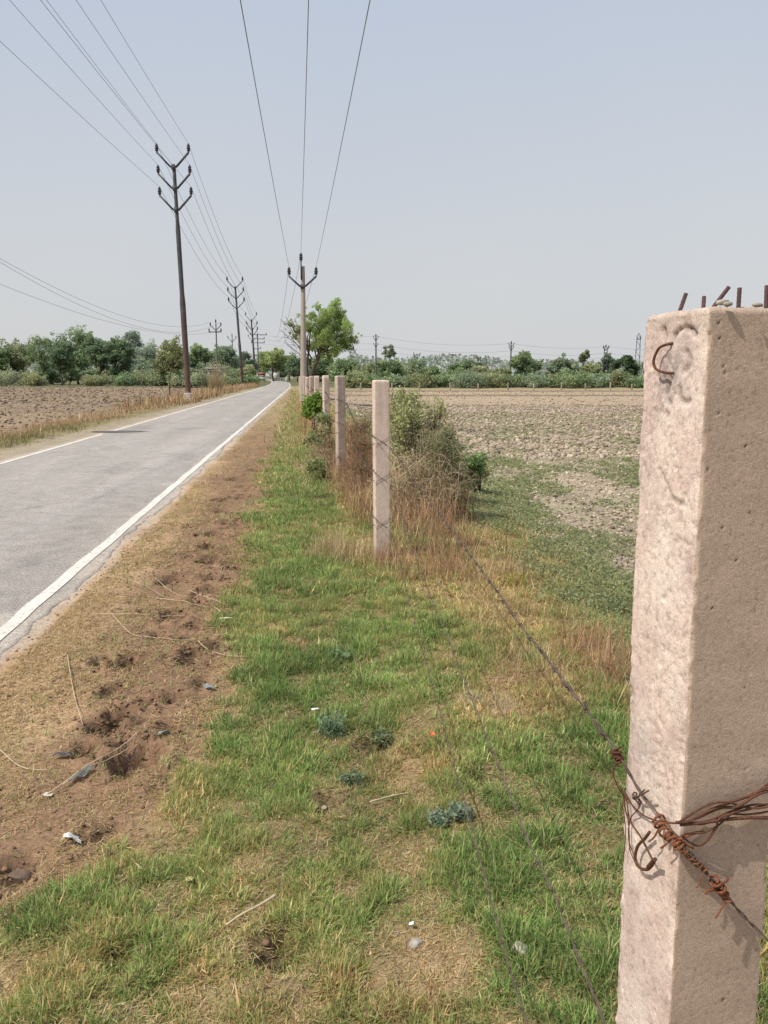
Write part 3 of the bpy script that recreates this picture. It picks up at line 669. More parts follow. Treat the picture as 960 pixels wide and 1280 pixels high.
def near_marks(Sg, Zg, fid, dsp, colr, w):
    left = (Sg < w); front = (Sg >= w) & (Sg < 2 * w)
    def at(sz, rs, rz): return np.exp(-(((Sg - sz[0]) / rs) ** 2 + ((Zg - sz[1]) / rz) ** 2))
    jit = (fbm(Sg * 90, Zg * 90, 301, 3) - .5)
    # rough cast left face: extra lumps, grey blotch round the hook
    dsp = dsp + left * ((fbm(Sg * 26, Zg * 20, 302, 5, .75) - .5) * .0018) - left * .0017 * ss(.62, .70, fbm(Sg * 85, Zg * 80, 311, 3, .7)) * ss(.4, .6, fbm(Sg * 9, Zg * 6, 318, 3)) - np.exp(-(np.minimum(Sg, w - Sg) / .010) ** 2) * left * .006 * ss(.45, .7, fbm(Zg * 14, Sg * 0, 312, 4, .65))
    def groove(P, rad, dep, dark, seedj=0):
        nonlocal dsp, colr
        Q = spline(P, 8); dd = np.full(Sg.shape, 9.0)
        for px, py in Q:
            s0, z0 = loc_l(px, py); dd = np.minimum(dd, np.hypot(Sg - s0, Zg - z0))
        g_ = np.exp(-((dd + jit * rad * .8) / rad) ** 2) * left; dsp = dsp - dep * g_; colr = colr * (1 - dark * g_)[..., None]
    groove([(843, 419), (850, 411), (862, 411), (869, 418)], .0035, .006, .6)
    groove([(829, 412), (831, 418)], .005, .005, .5)
    groove([(824, 586), (832, 604), (838, 618)], .0026, .003, .35); groove([(838, 622), (846, 627), (852, 629)], .004, .003, .45)
    groove([(838, 472), (836, 485), (833, 497), (838, 505)], .004, .004, .42); groove([(850, 486), (850, 498), (857, 503), (862, 500)], .004, .004, .4)
    groove([(822, 471), (830, 476)], .005, .002, .25); groove([(858, 440), (862, 452), (858, 462)], .005, .004, .3)
    groove([(816, 512), (835, 518)], .004, .002, .2)
    blotch = at(loc_l(842, 450), .016, .028) * left; blotch2 = at(loc_l(830, 485), .028, .035) * left
    n_ = fbm(Sg * 130, Zg * 130, 303, 4, .7)
    colr = mix(colr, np.array([.33, .32, .30]), np.clip(blotch * 1.1 * ss(.4, .65, n_), 0, .6)); dsp = dsp + blotch * .004 * (n_ - .2)
    colr = mix(colr, np.array([.38, .33, .31]), np.clip(blotch2 * ss(.42, .58, n_) * 1.2, 0, .65))
    stn = ss(.50, .66, fbm(Sg * 11, Zg * 5, 314, 4, .6)); colr = mix(colr, colr * np.array([.86, .85, .88]), stn * left * .7)
    wht = ss(.56, .7, fbm(Sg * 14 + 3, Zg * 7, 315, 4, .6)); colr = mix(colr, np.array([.80, .70, .61]), wht * left * .5)
    rst = np.exp(-((Sg - loc_l(836, 1050)[0]) / .02) ** 2) * ss(-.10, .0, Zg - loc_l(836, 1050)[1]) * (1 - ss(.0, .02, Zg - loc_l(836, 1050)[1])) * ss(.35, .6, fbm(Sg * 90, Zg * 9, 316, 3)); colr = mix(colr, np.array([.50, .30, .17]), rst * .35)
    # grey damp patch half way down and mottling
    mott = ss(.5, .68, fbm(Sg * 30, Zg * 22, 304, 5, .7)); colr = mix(colr, colr * np.array([.82, .78, .79]), mott * left * .55)
    speck = ss(.66, .72, fbm(Sg * 150, Zg * 150, 305, 2)); colr = colr * (1 - .22 * speck * left)[..., None]; pk = ss(.45, .62, fbm(Sg * 18, Zg * 9, 321, 5, .65)); colr = mix(colr, colr * np.array([.94, .88, .88]), pk * left * .7)
    sL, zL = loc_l(822, 1060)
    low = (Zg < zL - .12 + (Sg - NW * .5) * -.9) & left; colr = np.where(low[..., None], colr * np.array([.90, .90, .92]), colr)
    grey = at(loc_l(800, 930), .03, .05) * left; colr = mix(colr, np.array([.44, .42, .42]), grey * .35 * ss(.4, .6, n_))
    # front face: smooth with air holes and faint shutter lines
    dsp = np.where(front, dsp * .30, dsp)
    for px, py, r_ in [(898, 404, .0022), (900, 423, .0016), (893, 424, .0013), (905, 457, .0018), (907, 465, .0022), (911, 489, .0015), (932, 558, .0022), (885, 586, .0018), (898, 516, .0014), (884, 590, .0014), (940, 620, .0014),
                       (879, 627, .0014), (913, 519, .0014), (931, 961, .0018), (904, 1250, .0028), (938, 640, .0014), (920, 700, .0014), (950, 780, .0014), (890, 760, .0012), (930, 860, .0014), (935, 990, .0012), (952, 450, .0014), (946, 540, .0012), (903, 660, .0012)]:
        s0, z0 = loc_f(px, py); r_ = r_ * .78; g_ = np.exp(-((((Sg - s0) / r_) ** 2 + ((Zg - z0) / (r_ * 1.1)) ** 2)) ** 1.5) * front
        dsp = dsp - .0030 * g_; colr = colr * (1 - .75 * g_)[..., None]
    colr = np.where(front[..., None], colr * np.array([.70, .64, .585]), colr)  # shade of the side the sun only grazes, multiplied into the colour
    line = np.sin(Zg * 90 + fbm(Sg * 3, Zg * 3, 306, 2) * 3); dsp = dsp + front * line * .0002
    edge = np.exp(-((Sg - w) / .004) ** 2); pass
    # weathered crown
    cr = ss(NH - .035, NH, Zg + jit * .03); colr = mix(colr, np.array([.44, .36, .28]), cr * .5)
    return dsp, colr
t = thing('concrete_post', NC, 'thick weathered concrete fence post filling the right edge, rusty rods on top', 'post')
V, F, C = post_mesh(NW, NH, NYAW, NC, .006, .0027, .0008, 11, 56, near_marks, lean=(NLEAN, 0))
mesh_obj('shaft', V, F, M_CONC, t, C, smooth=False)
for a, b_, Yd in [((850, 388), (857.5, 367), 1.10), ((879.5, 380), (880, 371), 1.11), ((894, 381), (911, 359), 1.06), ((923, 384), (924.5, 360), 1.02), ((957.5, 384), (958.5, 357), 1.03)]:
    A_, B_ = D(*a, Yd), D(*b_, Yd + .004); A_ = A_ - (B_ - A_) * .6
    Q = np.linspace(A_, B_, 14); rr = .0027 + .0003 * (np.arange(14) % 2)
    mb = MB(); mb.add(*tube(Q, rr, 8)); mb.build('rebar', M_REBAR, t, True)
mb = MB()
P = [(842, 429), (832, 431), (824, 435), (819, 444), (817, 453), (820, 461), (828, 465), (838, 466.5), (845, 466)]
offs_ = [.0, .006, .009, .011, .012, .010, .008, .005, -.002]
mb.add(*tube(spline([onface(*p, 'l', o) for p, o in zip(P, offs_)], 6), .0019, 8)); mb.build('hook', M_RUST, t, True)
# pebble stuck on top
def pebble(px, py, Y, r, mat, nm, parent):
    V = ICO * (1 + rng.normal(0, .14, (12, 1))) * r * np.array([1.3, .9, .6]) + D(px, py, Y); mb = MB(); mb.add(V, [ICF]); return mb.build(nm, mat, parent)
M_STONE = simple('pale_stone', (.34, .31, .25), .9, scale=90, bmp=.4, bdist=.002)
pebble(903, 378, 1.03, .007, M_STONE, 'stone_chip', t); pebble(910, 380, 1.0, .006, M_STONE, 'stone_chip', t); pebble(946, 381, 1.0, .006, M_STONE, 'stone_chip', t)

POSTS = []   # (X, Y, yaw, width, height, lean)
def base_from(px, Y): return np.array([(px - 480) / FPX * (Y * cp + CAM_H * sp), Y, 0])
specs = [(477.5, 6.3, 9, .125, 1.475, (-.006, 0)), (426.5, 11.65, 24, .125, 1.53, (-.004, 0)), (405, 17.1, 20, .13, 1.52, (.0, 0)), (393, 22.5, 14, .13, 1.50, (0, 0)), (386.5, 28, 18, .13, 1.5, (.004, 0)), (387, 33.5, 20, .13, 1.45, (0, 0)),
         (383.5, 39, 12, .13, 1.5, (-.01, 0)), (380, 48, 15, .13, 1.45, (0, 0)), (377, 54, 15, .13, 1.45, (.01, 0)), (374, 60, 15, .13, 1.45, (0, 0))]
ordn = ['slim concrete fence post standing alone in grass, first beyond the thick post', 'concrete fence post second beyond the thick post, two bright faces showing', 'third concrete fence post beyond the thick one, in dry weeds',
        'fourth concrete fence post beyond the thick one, just before the leafy tree', 'fifth concrete fence post, close to the foot of the leafy tree', 'sixth concrete fence post, half hidden by the leafy tree trunk',
        'seventh concrete fence post, beside the foot of the concrete power pole', 'eighth concrete fence post, first beyond the concrete power pole', 'ninth concrete fence post, small and far along the verge', 'last and smallest concrete fence post near the road bend']
WZ = [1.0, .70, .33]
for i, ((px, Y_, yaw, w, h, ln), lb) in enumerate(zip(specs, ordn)):
    c0 = np.array([float(fx(Y_)), Y_, 0.0]) if i > 1 else base_from(px, Y_); c0[2] = float(hgt(c0[0], Y_)) - .01
    t = thing('concrete_post', c0, lb, 'post', 'concrete posts of the wire fence')
    st = .012 if i < 2 else .05
    V, F, C = post_mesh(w, h, R(yaw), c0, .005, st, .0010, 20 + i, 16 if i < 2 else 6, lean=ln); C = C * [1, .955, .94]
    mesh_obj('shaft', V, F, M_CONC, t, C, smooth=False)
    POSTS.append((c0, R(yaw), w, h))
    if i < 5:      # tie wires round the post at each strand
        a_, q_ = R(yaw), w / 2 + .004
        for zt in WZ:
            pts = []
            for k, (lx, ly) in enumerate([(-q_, -q_), (0, -q_), (q_, -q_), (q_, 0), (q_, q_), (0, q_), (-q_, q_), (-q_, 0), (-q_, -q_ * .9)]):
                zz = zt + .012 * (k % 3 - 1) + .05 * (lx / w)
                pts.append([c0[0] + lx * math.cos(a_) - ly * math.sin(a_) + ln[0] * zz, c0[1] + lx * math.sin(a_) + ly * math.cos(a_), zz + .03])
            mb = MB(); mb.add(*tube(np.array(pts), .0014 + .0008 * i, 5)); mb.build('tie_wire', M_RUST, t, True)
for i, px in enumerate([451, 490, 524.6, 562.5, 597.7, 635, 667, 701.7, 731.5, 762.7, 789.6, 818, 846]):
    Y_ = 99.0; c0 = np.array([(px - 480) / FPX * (Y_ * cp + 1.9 * sp), Y_, 0.0]); c0[2] = float(hgt(c0[0], Y_)) - .03
    seqs = ['first', 'second', 'third', 'fourth', 'fifth', 'sixth', 'seventh', 'eighth', 'ninth', 'tenth', 'eleventh', 'twelfth', 'thirteenth']
    mb = MB(); V, F, C = post_mesh(.14, 1.05 + .1 * math.sin(i * 3), R(20), c0, .01, .2, .001, 60 + i, 4); mb.add(V, F, C * .62); o = mb.build('concrete_post', M_CONC); tag(o, 'tiny pale post on the far field boundary, %s counting from the left' % seqs[i], 'post', 'fence posts across the far side of the field')

# ------------------------------------------------------------------ barbed wire
def barbed(name, P, mat, label, r=.0014, hr=.0019, pitch=.07, barb=.11, wob=.004, seed=0, barbs=True, grp='barbed wire strands of the fence'):
    P = spline(P, 10); L = np.concatenate([[0], np.cumsum(np.linalg.norm(np.diff(P, axis=0), axis=1))])
    n = int(L[-1] / (pitch / 5)); s = np.linspace(0, L[-1], n); Q = np.stack([np.interp(s, L, P[:, k]) for k in range(3)], -1)
    Q[:, 2] += (vn(s * 5, s * 0, seed) - .5) * wob * 2; Q[:, 0] += (vn(s * 6, s * 0, seed + 1) - .5) * wob * 2
    T = np.gradient(Q, axis=0); T /= np.linalg.norm(T, axis=1)[:, None]; U = np.cross(T, [0, 0, 1.0]); U /= np.linalg.norm(U, axis=1)[:, None]; W = np.cross(U, T)
    mb = MB(); th = s / pitch * math.pi
    grow = .85 + np.clip(Q[:, 1] - 5, 0, 60) * .055                     # a little stouter where far
    for ph in (0, math.pi):
        mb.add(*tube(Q + (hr * grow)[:, None] * (U * np.cos(th + ph)[:, None] + W * np.sin(th + ph)[:, None]), r * grow, 5))
    if barbs:
        rb = np.random.default_rng(seed)
        for d0 in np.arange(barb * .4, L[-1], barb):
            k = min(int(d0 / L[-1] * n), n - 2); p = Q[k]; g_ = grow[k]
            a = np.arange(0, 7) * 1.15; hx_ = p + np.outer((a - 3.4) * .0011 * g_, T[k]) + (hr * 2.0 * g_) * (np.outer(np.cos(a), U[k]) + np.outer(np.sin(a), W[k]))
            for sg in (-1, 1):
                dr = U[k] * rb.normal() + W[k] * rb.normal() + T[k] * .3 * sg; dr /= np.linalg.norm(dr)
                e0, e1 = hx_[0 if sg < 0 else -1], hx_[0 if sg < 0 else -1] + dr * .021 * (1 + .3 * (g_ - 1))
                mb.add(*tube(np.array([e0, e1]), [r * .9 * g_, r * .3 * g_], 4))
            mb.add(*tube(hx_, r * .85 * g_, 4))
    o = mb.build(name, mat, None, True); return tag(o, label, 'barbed wire', grp)
def pp(i, z, side=-1):
    c0, yaw, w, h = POSTS[i]; q = w / 2 + .008
    lx, ly = -q * .5, -q
    return np.array([c0[0] + lx * math.cos(yaw) - ly * math.sin(yaw), c0[1] + lx * math.sin(yaw) + ly * math.cos(yaw), z])
def sag(a, b_, s):
    m_ = (a + b_) / 2; m_[2] -= s; return m_
def pface(i, za, zb):   # wire slants across the front face of a post, far-left to near-right
    c0, yaw, w, h = POSTS[i]; q = w / 2 + .010; out = []
    for lx, z in ((-q - .006, za), (q + .004, zb)):
        out.append(np.array([c0[0] + lx * math.cos(yaw) + q * math.sin(yaw), c0[1] + lx * math.sin(yaw) - q * math.cos(yaw), z]))
    return out
ends = [(775, 945, 1.09), None, None]
near_pts = [D(775, 946, NC[1] + .06), NC + np.array([-.125, .02, .50]), NC + np.array([-.15, .02, .13])]
AZ = [(1.08, .95), (.80, .63), (.42, .25)]; BZ = [(1.20, 1.12), (.86, .78), (.36, .26)]
zr = [[1.2, 1.17, 1.15, 1.15], [.82, .8, .8, .8], [.42, .4, .4, .4]]
lbs = ['top barbed wire strand, running down to the rusty knot on the thick post', 'middle barbed wire strand, sagging over the grass left of the thick post', 'lowest barbed wire strand, close above the grass']
for k in range(3):
    A1, A2 = pface(0, AZ[k][0] - .01, AZ[k][1]); B1, B2 = pface(1, *BZ[k])
    far = []
    for j, i in enumerate((5, 4, 3, 2)):
        far.append(pp(i, zr[k][3 - j])); nxt = pp(i - 1, zr[k][min(3, 3 - j)]) if i > 2 else B1
        far.append(sag(far[-1], nxt, .07))
    s1 = [0.0, .05, .04][k]
    mid = sag(A2, near_pts[k], s1)
    pts = far + [B1, B2, sag(B2, A1, .10), A1, A2, A2 * .7 + near_pts[k] * .3 - np.array([0, 0, s1 * .9]), mid, A2 * .3 + near_pts[k] * .7 - np.array([0, 0, s1 * .8]), near_pts[k]]
    if k: pts += [near_pts[k] + np.array([.02, -.11, -.003]), NC + np.array([.30, -1.2, .42 - .36 * (k - 1)])]
    barbed('barbed_wire', pts, M_WIRE if k == 0 else M_WIRE, lbs[k], seed=200 + k, barb=.10, r=.0018 if k == 0 else .0015, hr=.0026 if k == 0 else .002)
# top strand continues across the thick post and out to the right
def lf(px, py, o=.006): return onface(px, py, 'l', o)
def ffc(px, py, o=.006): return onface(px, py, 'f', o)
pts = [D(775, 946, NC[1] + .06), lf(797, 985, .010), lf(825, 1020, .010), ffc(856, 1057, .012), ffc(885, 1092, .016), ffc(902, 1112, .018), ffc(930, 1145, .020), ffc(955, 1170, .024), ffc(1010, 1225, .06)]
barbed('barbed_wire', pts, M_WIRE, 'grey barbed wire tail crossing both faces of the thick post', r=.0015, hr=.0018, pitch=.035, barb=.5, wob=.001, seed=250)
# rusty binding wires
def rusty(name, paths, label, cat, mat=M_RUST, r=.0016, grp=None):
    mb = MB()
    for P, rr in paths: mb.add(*tube(spline(P, 6), rr, 7))
    o = mb.build(name, mat, None, True); return tag(o, label, cat, grp)
def coil(center_pts, rad, turns, r):
    P = spline(center_pts, 8); n = int(turns * 14); s = np.linspace(0, 1, n); idx = s * (len(P) - 1)
    Q = np.stack([np.interp(idx, np.arange(len(P)), P[:, k]) for k in range(3)], -1); T = np.gradient(Q, axis=0); T /= np.linalg.norm(T, axis=1)[:, None]
    U = np.cross(T, [0, 0, 1.0]); U /= np.linalg.norm(U, axis=1)[:, None]; W = np.cross(U, T); th = s * turns * 6.283
    rad_ = rad * (1 + .5 * (vn(s * turns * 1.7, s * 0, int(rad * 1e5)) - .5) * 2)
    Q = Q + T * ((vn(s * turns * 2.3, s * 0, 9) - .5) * rad * 1.6)[:, None]
    return Q + rad_[:, None] * (U * np.cos(th)[:, None] + W * np.sin(th)[:, None]), r
def add_coil(mb, c): mb.add(*tube(c[0], c[1], 6))
mb = MB(); add_coil(mb, coil([D(769, 936, NC[1] + .065), D(771, 945, NC[1] + .06), D(776, 956, NC[1] + .055)], .0062, 5, .0017)); add_coil(mb, coil([D(768, 940, NC[1] + .065), D(775, 951, NC[1] + .055)], .0045, 3.4, .0016))
mb.add(*tube(spline([D(770, 955, NC[1] + .05), D(766, 965, NC[1] + .05), D(773, 985, NC[1] + .04), lf(784, 1000, .004)], 6), .0012, 6))
tag(mb.build('wire_knot', M_RUST, None, True), 'dark rusty coil on the top strand at the left edge of the thick post', 'wire knot')
mb = MB(); add_coil(mb, coil([lf(823, 1025, .011), lf(833, 1040, .012), lf(843, 1053, .012)], .0070, 6, .0019)); add_coil(mb, coil([lf(842, 1052, .012), ffc(852, 1060, .013), ffc(866, 1075, .013)], .0052, 4.5, .0019)); add_coil(mb, coil([ffc(864, 1072, .014), ffc(886, 1092, .016)], .0034, 4, .0017))
mb.add(*tube(spline([lf(826, 1030, .014), lf(818, 1046, .018), lf(811, 1052, .02)], 5), .0013, 6)); mb.add(*tube(spline([lf(838, 1050, .016), lf(832, 1056, .02), lf(826, 1060, .022)], 5), .0015, 6))
tag(mb.build('wire_knot', M_RUSTO, None, True), 'bright orange rusty wire knot on the corner of the thick post', 'wire knot')
mb = MB(); add_coil(mb, coil([ffc(893, 1100, .018), ffc(900, 1110, .020), ffc(911, 1123, .020)], .0060, 5, .0019)); add_coil(mb, coil([ffc(897, 1108, .020), ffc(908, 1116, .020)], .0045, 3, .002))
mb.add(*tube(spline([ffc(893, 1112, .02), ffc(885, 1113, .024), ffc(881, 1117, .024)], 5), .0021, 6)); mb.add(*tube(spline([ffc(901, 1106, .02), ffc(907, 1102, .026), ffc(910, 1098, .028)], 5), .0019, 6))
mb.add(*tube(spline([ffc(909, 1122, .02), ffc(903, 1134, .022), ffc(894, 1148, .024)], 5), .0016, 6)); mb.add(*tube(spline([ffc(878, 1092, .018), ffc(876, 1100, .02), ffc(871, 1110, .02)], 5), .0010, 6))
tag(mb.build('wire_knot', M_RUSTO, None, True), 'spiky rusty barb knot low on the front face of the thick post', 'wire knot')
# bundle running round the front to the right edge
bp = []
rgb_ = np.random.default_rng(5)
for (P, r_) in [([(845, 1028), (862, 1026), (885, 1014), (912, 1003), (935, 995), (962, 982)], .0022), ([(850, 1030), (872, 1022), (900, 1010), (922, 1008), (945, 994), (965, 986)], .0020), ([(850, 1031), (880, 1028), (910, 1024), (940, 1022), (970, 1021)], .0024),
                ([(856, 1030), (885, 1026), (915, 1014), (940, 1006), (968, 1004)], .0016), ([(850, 1027), (868, 1015), (890, 1004), (912, 1003), (926, 1008), (950, 1010), (970, 1002)], .0016), ([(832, 1028), (845, 1029), (858, 1028), (880, 1030), (905, 1018), (935, 1018), (965, 1012)], .0014),
                ([(852, 1044), (862, 1053), (874, 1057), (884, 1050), (896, 1034), (905, 1020)], .0016), ([(846, 1049), (860, 1042), (882, 1040), (900, 1030), (915, 1016), (930, 1003), (962, 978)], .0013)]:
    pts = [ffc(px, py, .007 + .008 * rgb_.random() + .0012 * k) for k, (px, py) in enumerate(P)]
    # round the front-right corner and off to the right of the post
    e = pts[-1]; pts.append(NC + fr * (NW / 2 + .008) - ff * (NW / 2 - .005) + np.array([0, 0, e[2] - NC[2] + .006])); pts.append(NC + fr * (NW / 2 + .012) + ff * .03 + np.array([0, 0, e[2] + .01]))
    bp.append((pts, r_))
rusty('binding_wire', bp, 'bundle of rusty binding wires wrapped round the front of the thick post', 'wire')
rusty('binding_wire', [([lf(843, 1049, .011), ffc(852, 1048, .011), ffc(866, 1042, .010), ffc(880, 1040, .009)], .0022), ([ffc(853, 1050, .012), ffc(858, 1056, .011), ffc(866, 1060, .010)], .0018)], 'short orange rusty wire end just right of the corner knot', 'wire', M_RUSTO)
# thin loops on the left face
LP = [([(781, 990), (790, 1006), (806, 1020), (824, 1027)], .0013, M_RUST), ([(779, 992), (784, 1020), (800, 1045), (812, 1068), (818, 1080)], .0013, M_RUST), ([(776, 985), (783, 1000), (786, 1030), (787, 1060), (793, 1076)], .0009, M_RUST),
      ([(802, 1001), (797, 1012), (788, 1024), (786, 1050), (796, 1078)], .0009, M_RUST), ([(778, 1002), (782, 1040), (779, 1078)], .0007, M_RUST)]
rusty('loose_wire', [([lf(px, py, .004 + .006 * math.sin(k * 1.3) ** 2) for k, (px, py) in enumerate(P)], r_) for P, r_, m_ in LP], 'thin rusty wire ends hanging down the left face of the thick post', 'wire')
rusty('wire_hook', [([lf(812, 1040, .014), lf(806, 1048, .012), lf(797, 1058, .012), lf(794, 1074, .012), lf(799, 1084, .012), lf(808, 1087, .012), lf(814, 1083, .012), lf(818, 1076, .014)], .0024),
                    ([lf(810, 1084, .013), lf(816, 1077, .016), lf(819, 1074, .02)], .003)], 'thick rusty hook bent open on the left face of the thick post', 'wire hook')
mb = MB(); add_coil(mb, coil([lf(792, 993, .010), lf(799, 1003, .011)], .0042, 4, .0013)); mb.add(*tube(spline([lf(797, 996, .013), lf(804, 992, .018), lf(811, 988, .02)], 5), .0014, 6)); mb.add(*tube(spline([lf(799, 993, .013), lf(806, 987, .016)], 5), .0012, 6))
tag(mb.build('wire_knot', M_WIRE, None, True), 'small grey barb knot on the left face above the hook', 'wire knot')

# ------------------------------------------------------------------ power poles
M_PED = concrete('pedestal_concrete', (.85, .92, .98), .3)
def insulator(p, s, parent, ax=(0, 0, 1)):
    mb = MB(); prof = [(-.10, .022), (0, .022), (.0, .06), (.05, .075), (.07, .05), (.09, .07), (.13, .085), (.15, .055), (.17, .06), (.22, .07), (.26, .045), (.30, .03)]
    mb.add(*lathe(p, [(z * s, r * s) for z, r in prof], 10, ax)); mb.build('insulator', M_INS, parent, True)
INS = {}
def steel_pole(Y_, base, top, arms, hw, rise, r0, r1, label, ins=1.3, ped=True, name='power_pole', twist=0.0, key=None):
    """base/top are photo points of the shaft axis; arms are the photo heights of the V joints"""
    b0 = D(*base, Y_); z0 = float(hgt(b0[0], Y_)); b0[2] = z0; tp = D(*top, Y_); b1 = b0 + (tp - b0)
    t = thing(name, b0, label, 'power pole', 'steel power poles left of the road')
    n = 24; Q = np.linspace(b0 - (tp - b0) * .01, tp, n); f = np.linspace(0, 1, n)
    rr = r0 + (r1 - r0) * np.where(f < .45, 0, np.where(f < .75, .5, 1))
    V, F = tube(Q, rr, 14); rust = np.clip(1.05 - np.concatenate([np.repeat(f, 14), [0, 1]]) * 1.9, 0, 1)
    mb = MB(); mb.add(V, F, mix([.085, .085, .09], [.135, .072, .052], rust)); mb.build('shaft', M_STEEL, t, True)
    if ped:
        mb = MB(); mb.add(*lathe(b0, [(-.2, r0 * 2.0), (.12, r0 * 2.0), (.13, r0 * 1.85), (.42, r0 * 1.85), (.50, r0 * 1.7), (.52, r0 * .9)], 18)); V = mb.v[0]
        mb.c = [np.broadcast_to(np.array([.45, .40, .37]), V.shape)]; mb.build('base', M_PED, t, False)
    out = []; axd = np.array([math.cos(twist), math.sin(twist), 0])
    for ya in arms:
        c0 = D(0, ya, Y_); fz = (c0[2] - b0[2]) / (tp[2] - b0[2]); c0 = b0 + (tp - b0) * fz
        mb = MB(); k = .22
        for s in (-1, 1):
            a0 = c0 + axd * s * .02 + np.array([0, -r1 - .03, 0]); a1 = c0 + axd * s * hw * k + np.array([0, -r1 - .03, 0.02]); a2 = c0 + axd * s * hw + np.array([0, -r1 - .03, rise])
            mb.add(*beam(a0, a1, .09, .10)); mb.add(*beam(a1 - np.array([axd[0] * s * .02, 0, 0]), a2, .09, .10))
            out.append(a2 + np.array([0, 0, .36 * ins]))
        mb.add(*beam(c0 + np.array([0, -r1 - .09, -.16]), c0 + np.array([0, -r1 - .09, .14]), .22, .02))
        mb.build('crossarm', M_ARM, t)
        for s in (-1, 1): insulator(c0 + axd * s * hw + np.array([0, -r1 - .03, rise + .06]), ins, t)
    INS[key] = out; return t
steel_pole(46.8, (236, 498), (217.4, 208), (209.5, 236, 263), .90, .78, .165, .10, 'nearest and tallest steel power pole with three V arms on a concrete base', 1.35, key='a')
steel_pole(110, (303.5, 482), (294, 359), (359.5, 372.5, 385), 1.06, .9, .19, .12, 'second steel power pole with three V arms, half the height of the nearest', 1.6, key='b')
steel_pole(183, (320, 477), (314, 399), (401, 412, 419), 1.25, 1.3, .24, .16, 'third steel power pole with V arms and extra crossbars, before the road bend', 1.9, key='c')
steel_pole(250, (318, 474), (315.5, 410), (411, 419, 426), 1.4, 1.3, .24, .18, 'fourth steel power pole, just seen behind the third', 1.9, key='d')
def wire(A, B, s, r, label, n=40, grp='overhead power lines', r2=None):
    t_ = np.linspace(0, 1, n); P = A[None] * (1 - t_)[:, None] + B[None] * t_[:, None]; P[:, 2] -= 4 * s * t_ * (1 - t_)
    mb = MB(); mb.add(*tube(P, np.linspace(r, r2 if r2 else r, n), 5)); return tag(mb.build('power_line', M_COND, None, True), label, 'power line', grp)
# conductors of the steel line: a span from behind the camera, then pole to pole
back = {0: (-8.0, .0), 1: (-6.05, .0), 2: (-8.9, .0), 3: (-6.35, .0), 4: (-10.1, .0), 5: (-6.9, .0)}
posn = ['top left', 'top right', 'middle left', 'middle right', 'lowest left', 'lowest right']
for i in range(6):
    A = INS['a'][i]; B = np.array([back[i][0], -15.0, A[2]])
    wire(B, A, .45, .0085, '%s conductor sweeping in from overhead to the nearest steel pole' % posn[i])
    wire(A, INS['b'][i], .9, .010, '%s conductor between the nearest and second steel poles' % posn[i], r2=.018)
    wire(INS['b'][i], INS['c'][i], 1.0, .018, '%s conductor between the second and third steel poles' % posn[i], r2=.024)
# extra crossbars on a pole beside the third one
def bar_pole(Y_, px, base_y, top_y, bars, r, label, zoff=0, vs=(), name='power_pole', grp='far power poles', lattice=False, vw=0.8, vr=.8, center=True):
    b0 = D(px, base_y, Y_); z0 = float(hgt(b0[0], Y_)); b0[2] = z0; tp = D(px, top_y, Y_); tp[0] = b0[0] if not lattice else b0[0]
    t = thing(name, b0, label, 'power pole', grp)
    if lattice:
        mb = MB(); w0, w1 = lattice
        for s in (-1, 1): mb.add(*beam(b0 + [s * w0, 0, 0], tp + [s * w1, 0, 0], r, r))
        n = 9
        for k in range(n):
            f0, f1 = k / n, (k + 1) / n; s = 1 if k % 2 else -1
            mb.add(*beam(b0 + (tp - b0) * f0 + [s * (w0 + (w1 - w0) * f0), .01, 0], b0 + (tp - b0) * f1 - [s * (w0 + (w1 - w0) * f1), -.01, 0], r * .6, r * .6))
        mb.build('shaft', M_ARM, t)
    else:
        mb = MB(); V, F = tube(np.linspace(b0, tp, 6), np.linspace(r, r * .7, 6), 8); mb.add(V, F, [.14, .13, .125]); mb.build('shaft', M_STEEL, t, True)
    tips = []
    for (yb, hx_l, hx_r) in bars:
        c0 = D(px, yb, Y_); pxm = Y_ * cp / FPX
        mb = MB(); mb.add(*beam(np.array([b0[0] - hx_l * pxm, Y_ - r - .05, c0[2]]), np.array([b0[0] + hx_r * pxm, Y_ - r - .05, c0[2]]), .10, .13)); mb.build('crossarm', M_ARM, t)
        for xx in (-hx_l, hx_r): insulator(np.array([b0[0] + xx * pxm * .92, Y_ - r - .05, c0[2] + .1]), 1.3, t); tips.append(np.array([b0[0] + xx * pxm * .92, Y_ - r - .05, c0[2] + .5]))
    for (yb, hx, ry) in vs:
        c0 = D(px, yb, Y_); pxm = Y_ * cp / FPX; mb = MB()
        for s in (-1, 1):
            c1 = np.array([b0[0], Y_ - r - .05, c0[2]]); e = c1 + [s * hx * pxm, 0, ry * pxm]; mb.add(*beam(c1 + [s * .01, 0, 0], e, .08, .09)); tips.append(e + [0, 0, .4])
        mb.build('crossarm', M_ARM, t)
        for s in (-1, 1): insulator(c1 + [s * hx * pxm, 0, ry * pxm], .7 if len(vs) > 1 else 1.3, t)
    if center: insulator(tp, 1.4, t)
    tips.append(tp + [0, 0, .4]); return tips
bar_pole(186, 323.5, 477, 416, [(418.5, 9, 12), (423.5, 6, 9), (428.5, 8, 9), (436, 6, 4)], .17, 'pole carrying four level crossbars beside the third steel pole', center=False)
tL = bar_pole(108, 272.6, 482, 403, [(415, 9, 7)], .11, 'slim pole with one V arm and a level bar, left of the road', vs=[(413, 6.5, 6)])
bar_pole(160, 292.0, 479, 420, [], .13, 'smaller slim pole with a V arm among the trees', vs=[(427.5, 5, 5)])
t1 = bar_pole(118, 470, 484, 421, [], .14, 'dark pole with stacked small arms standing left in the far treeline', vs=[(426, 3.0, 4.5), (434, 2.6, 3.5)])
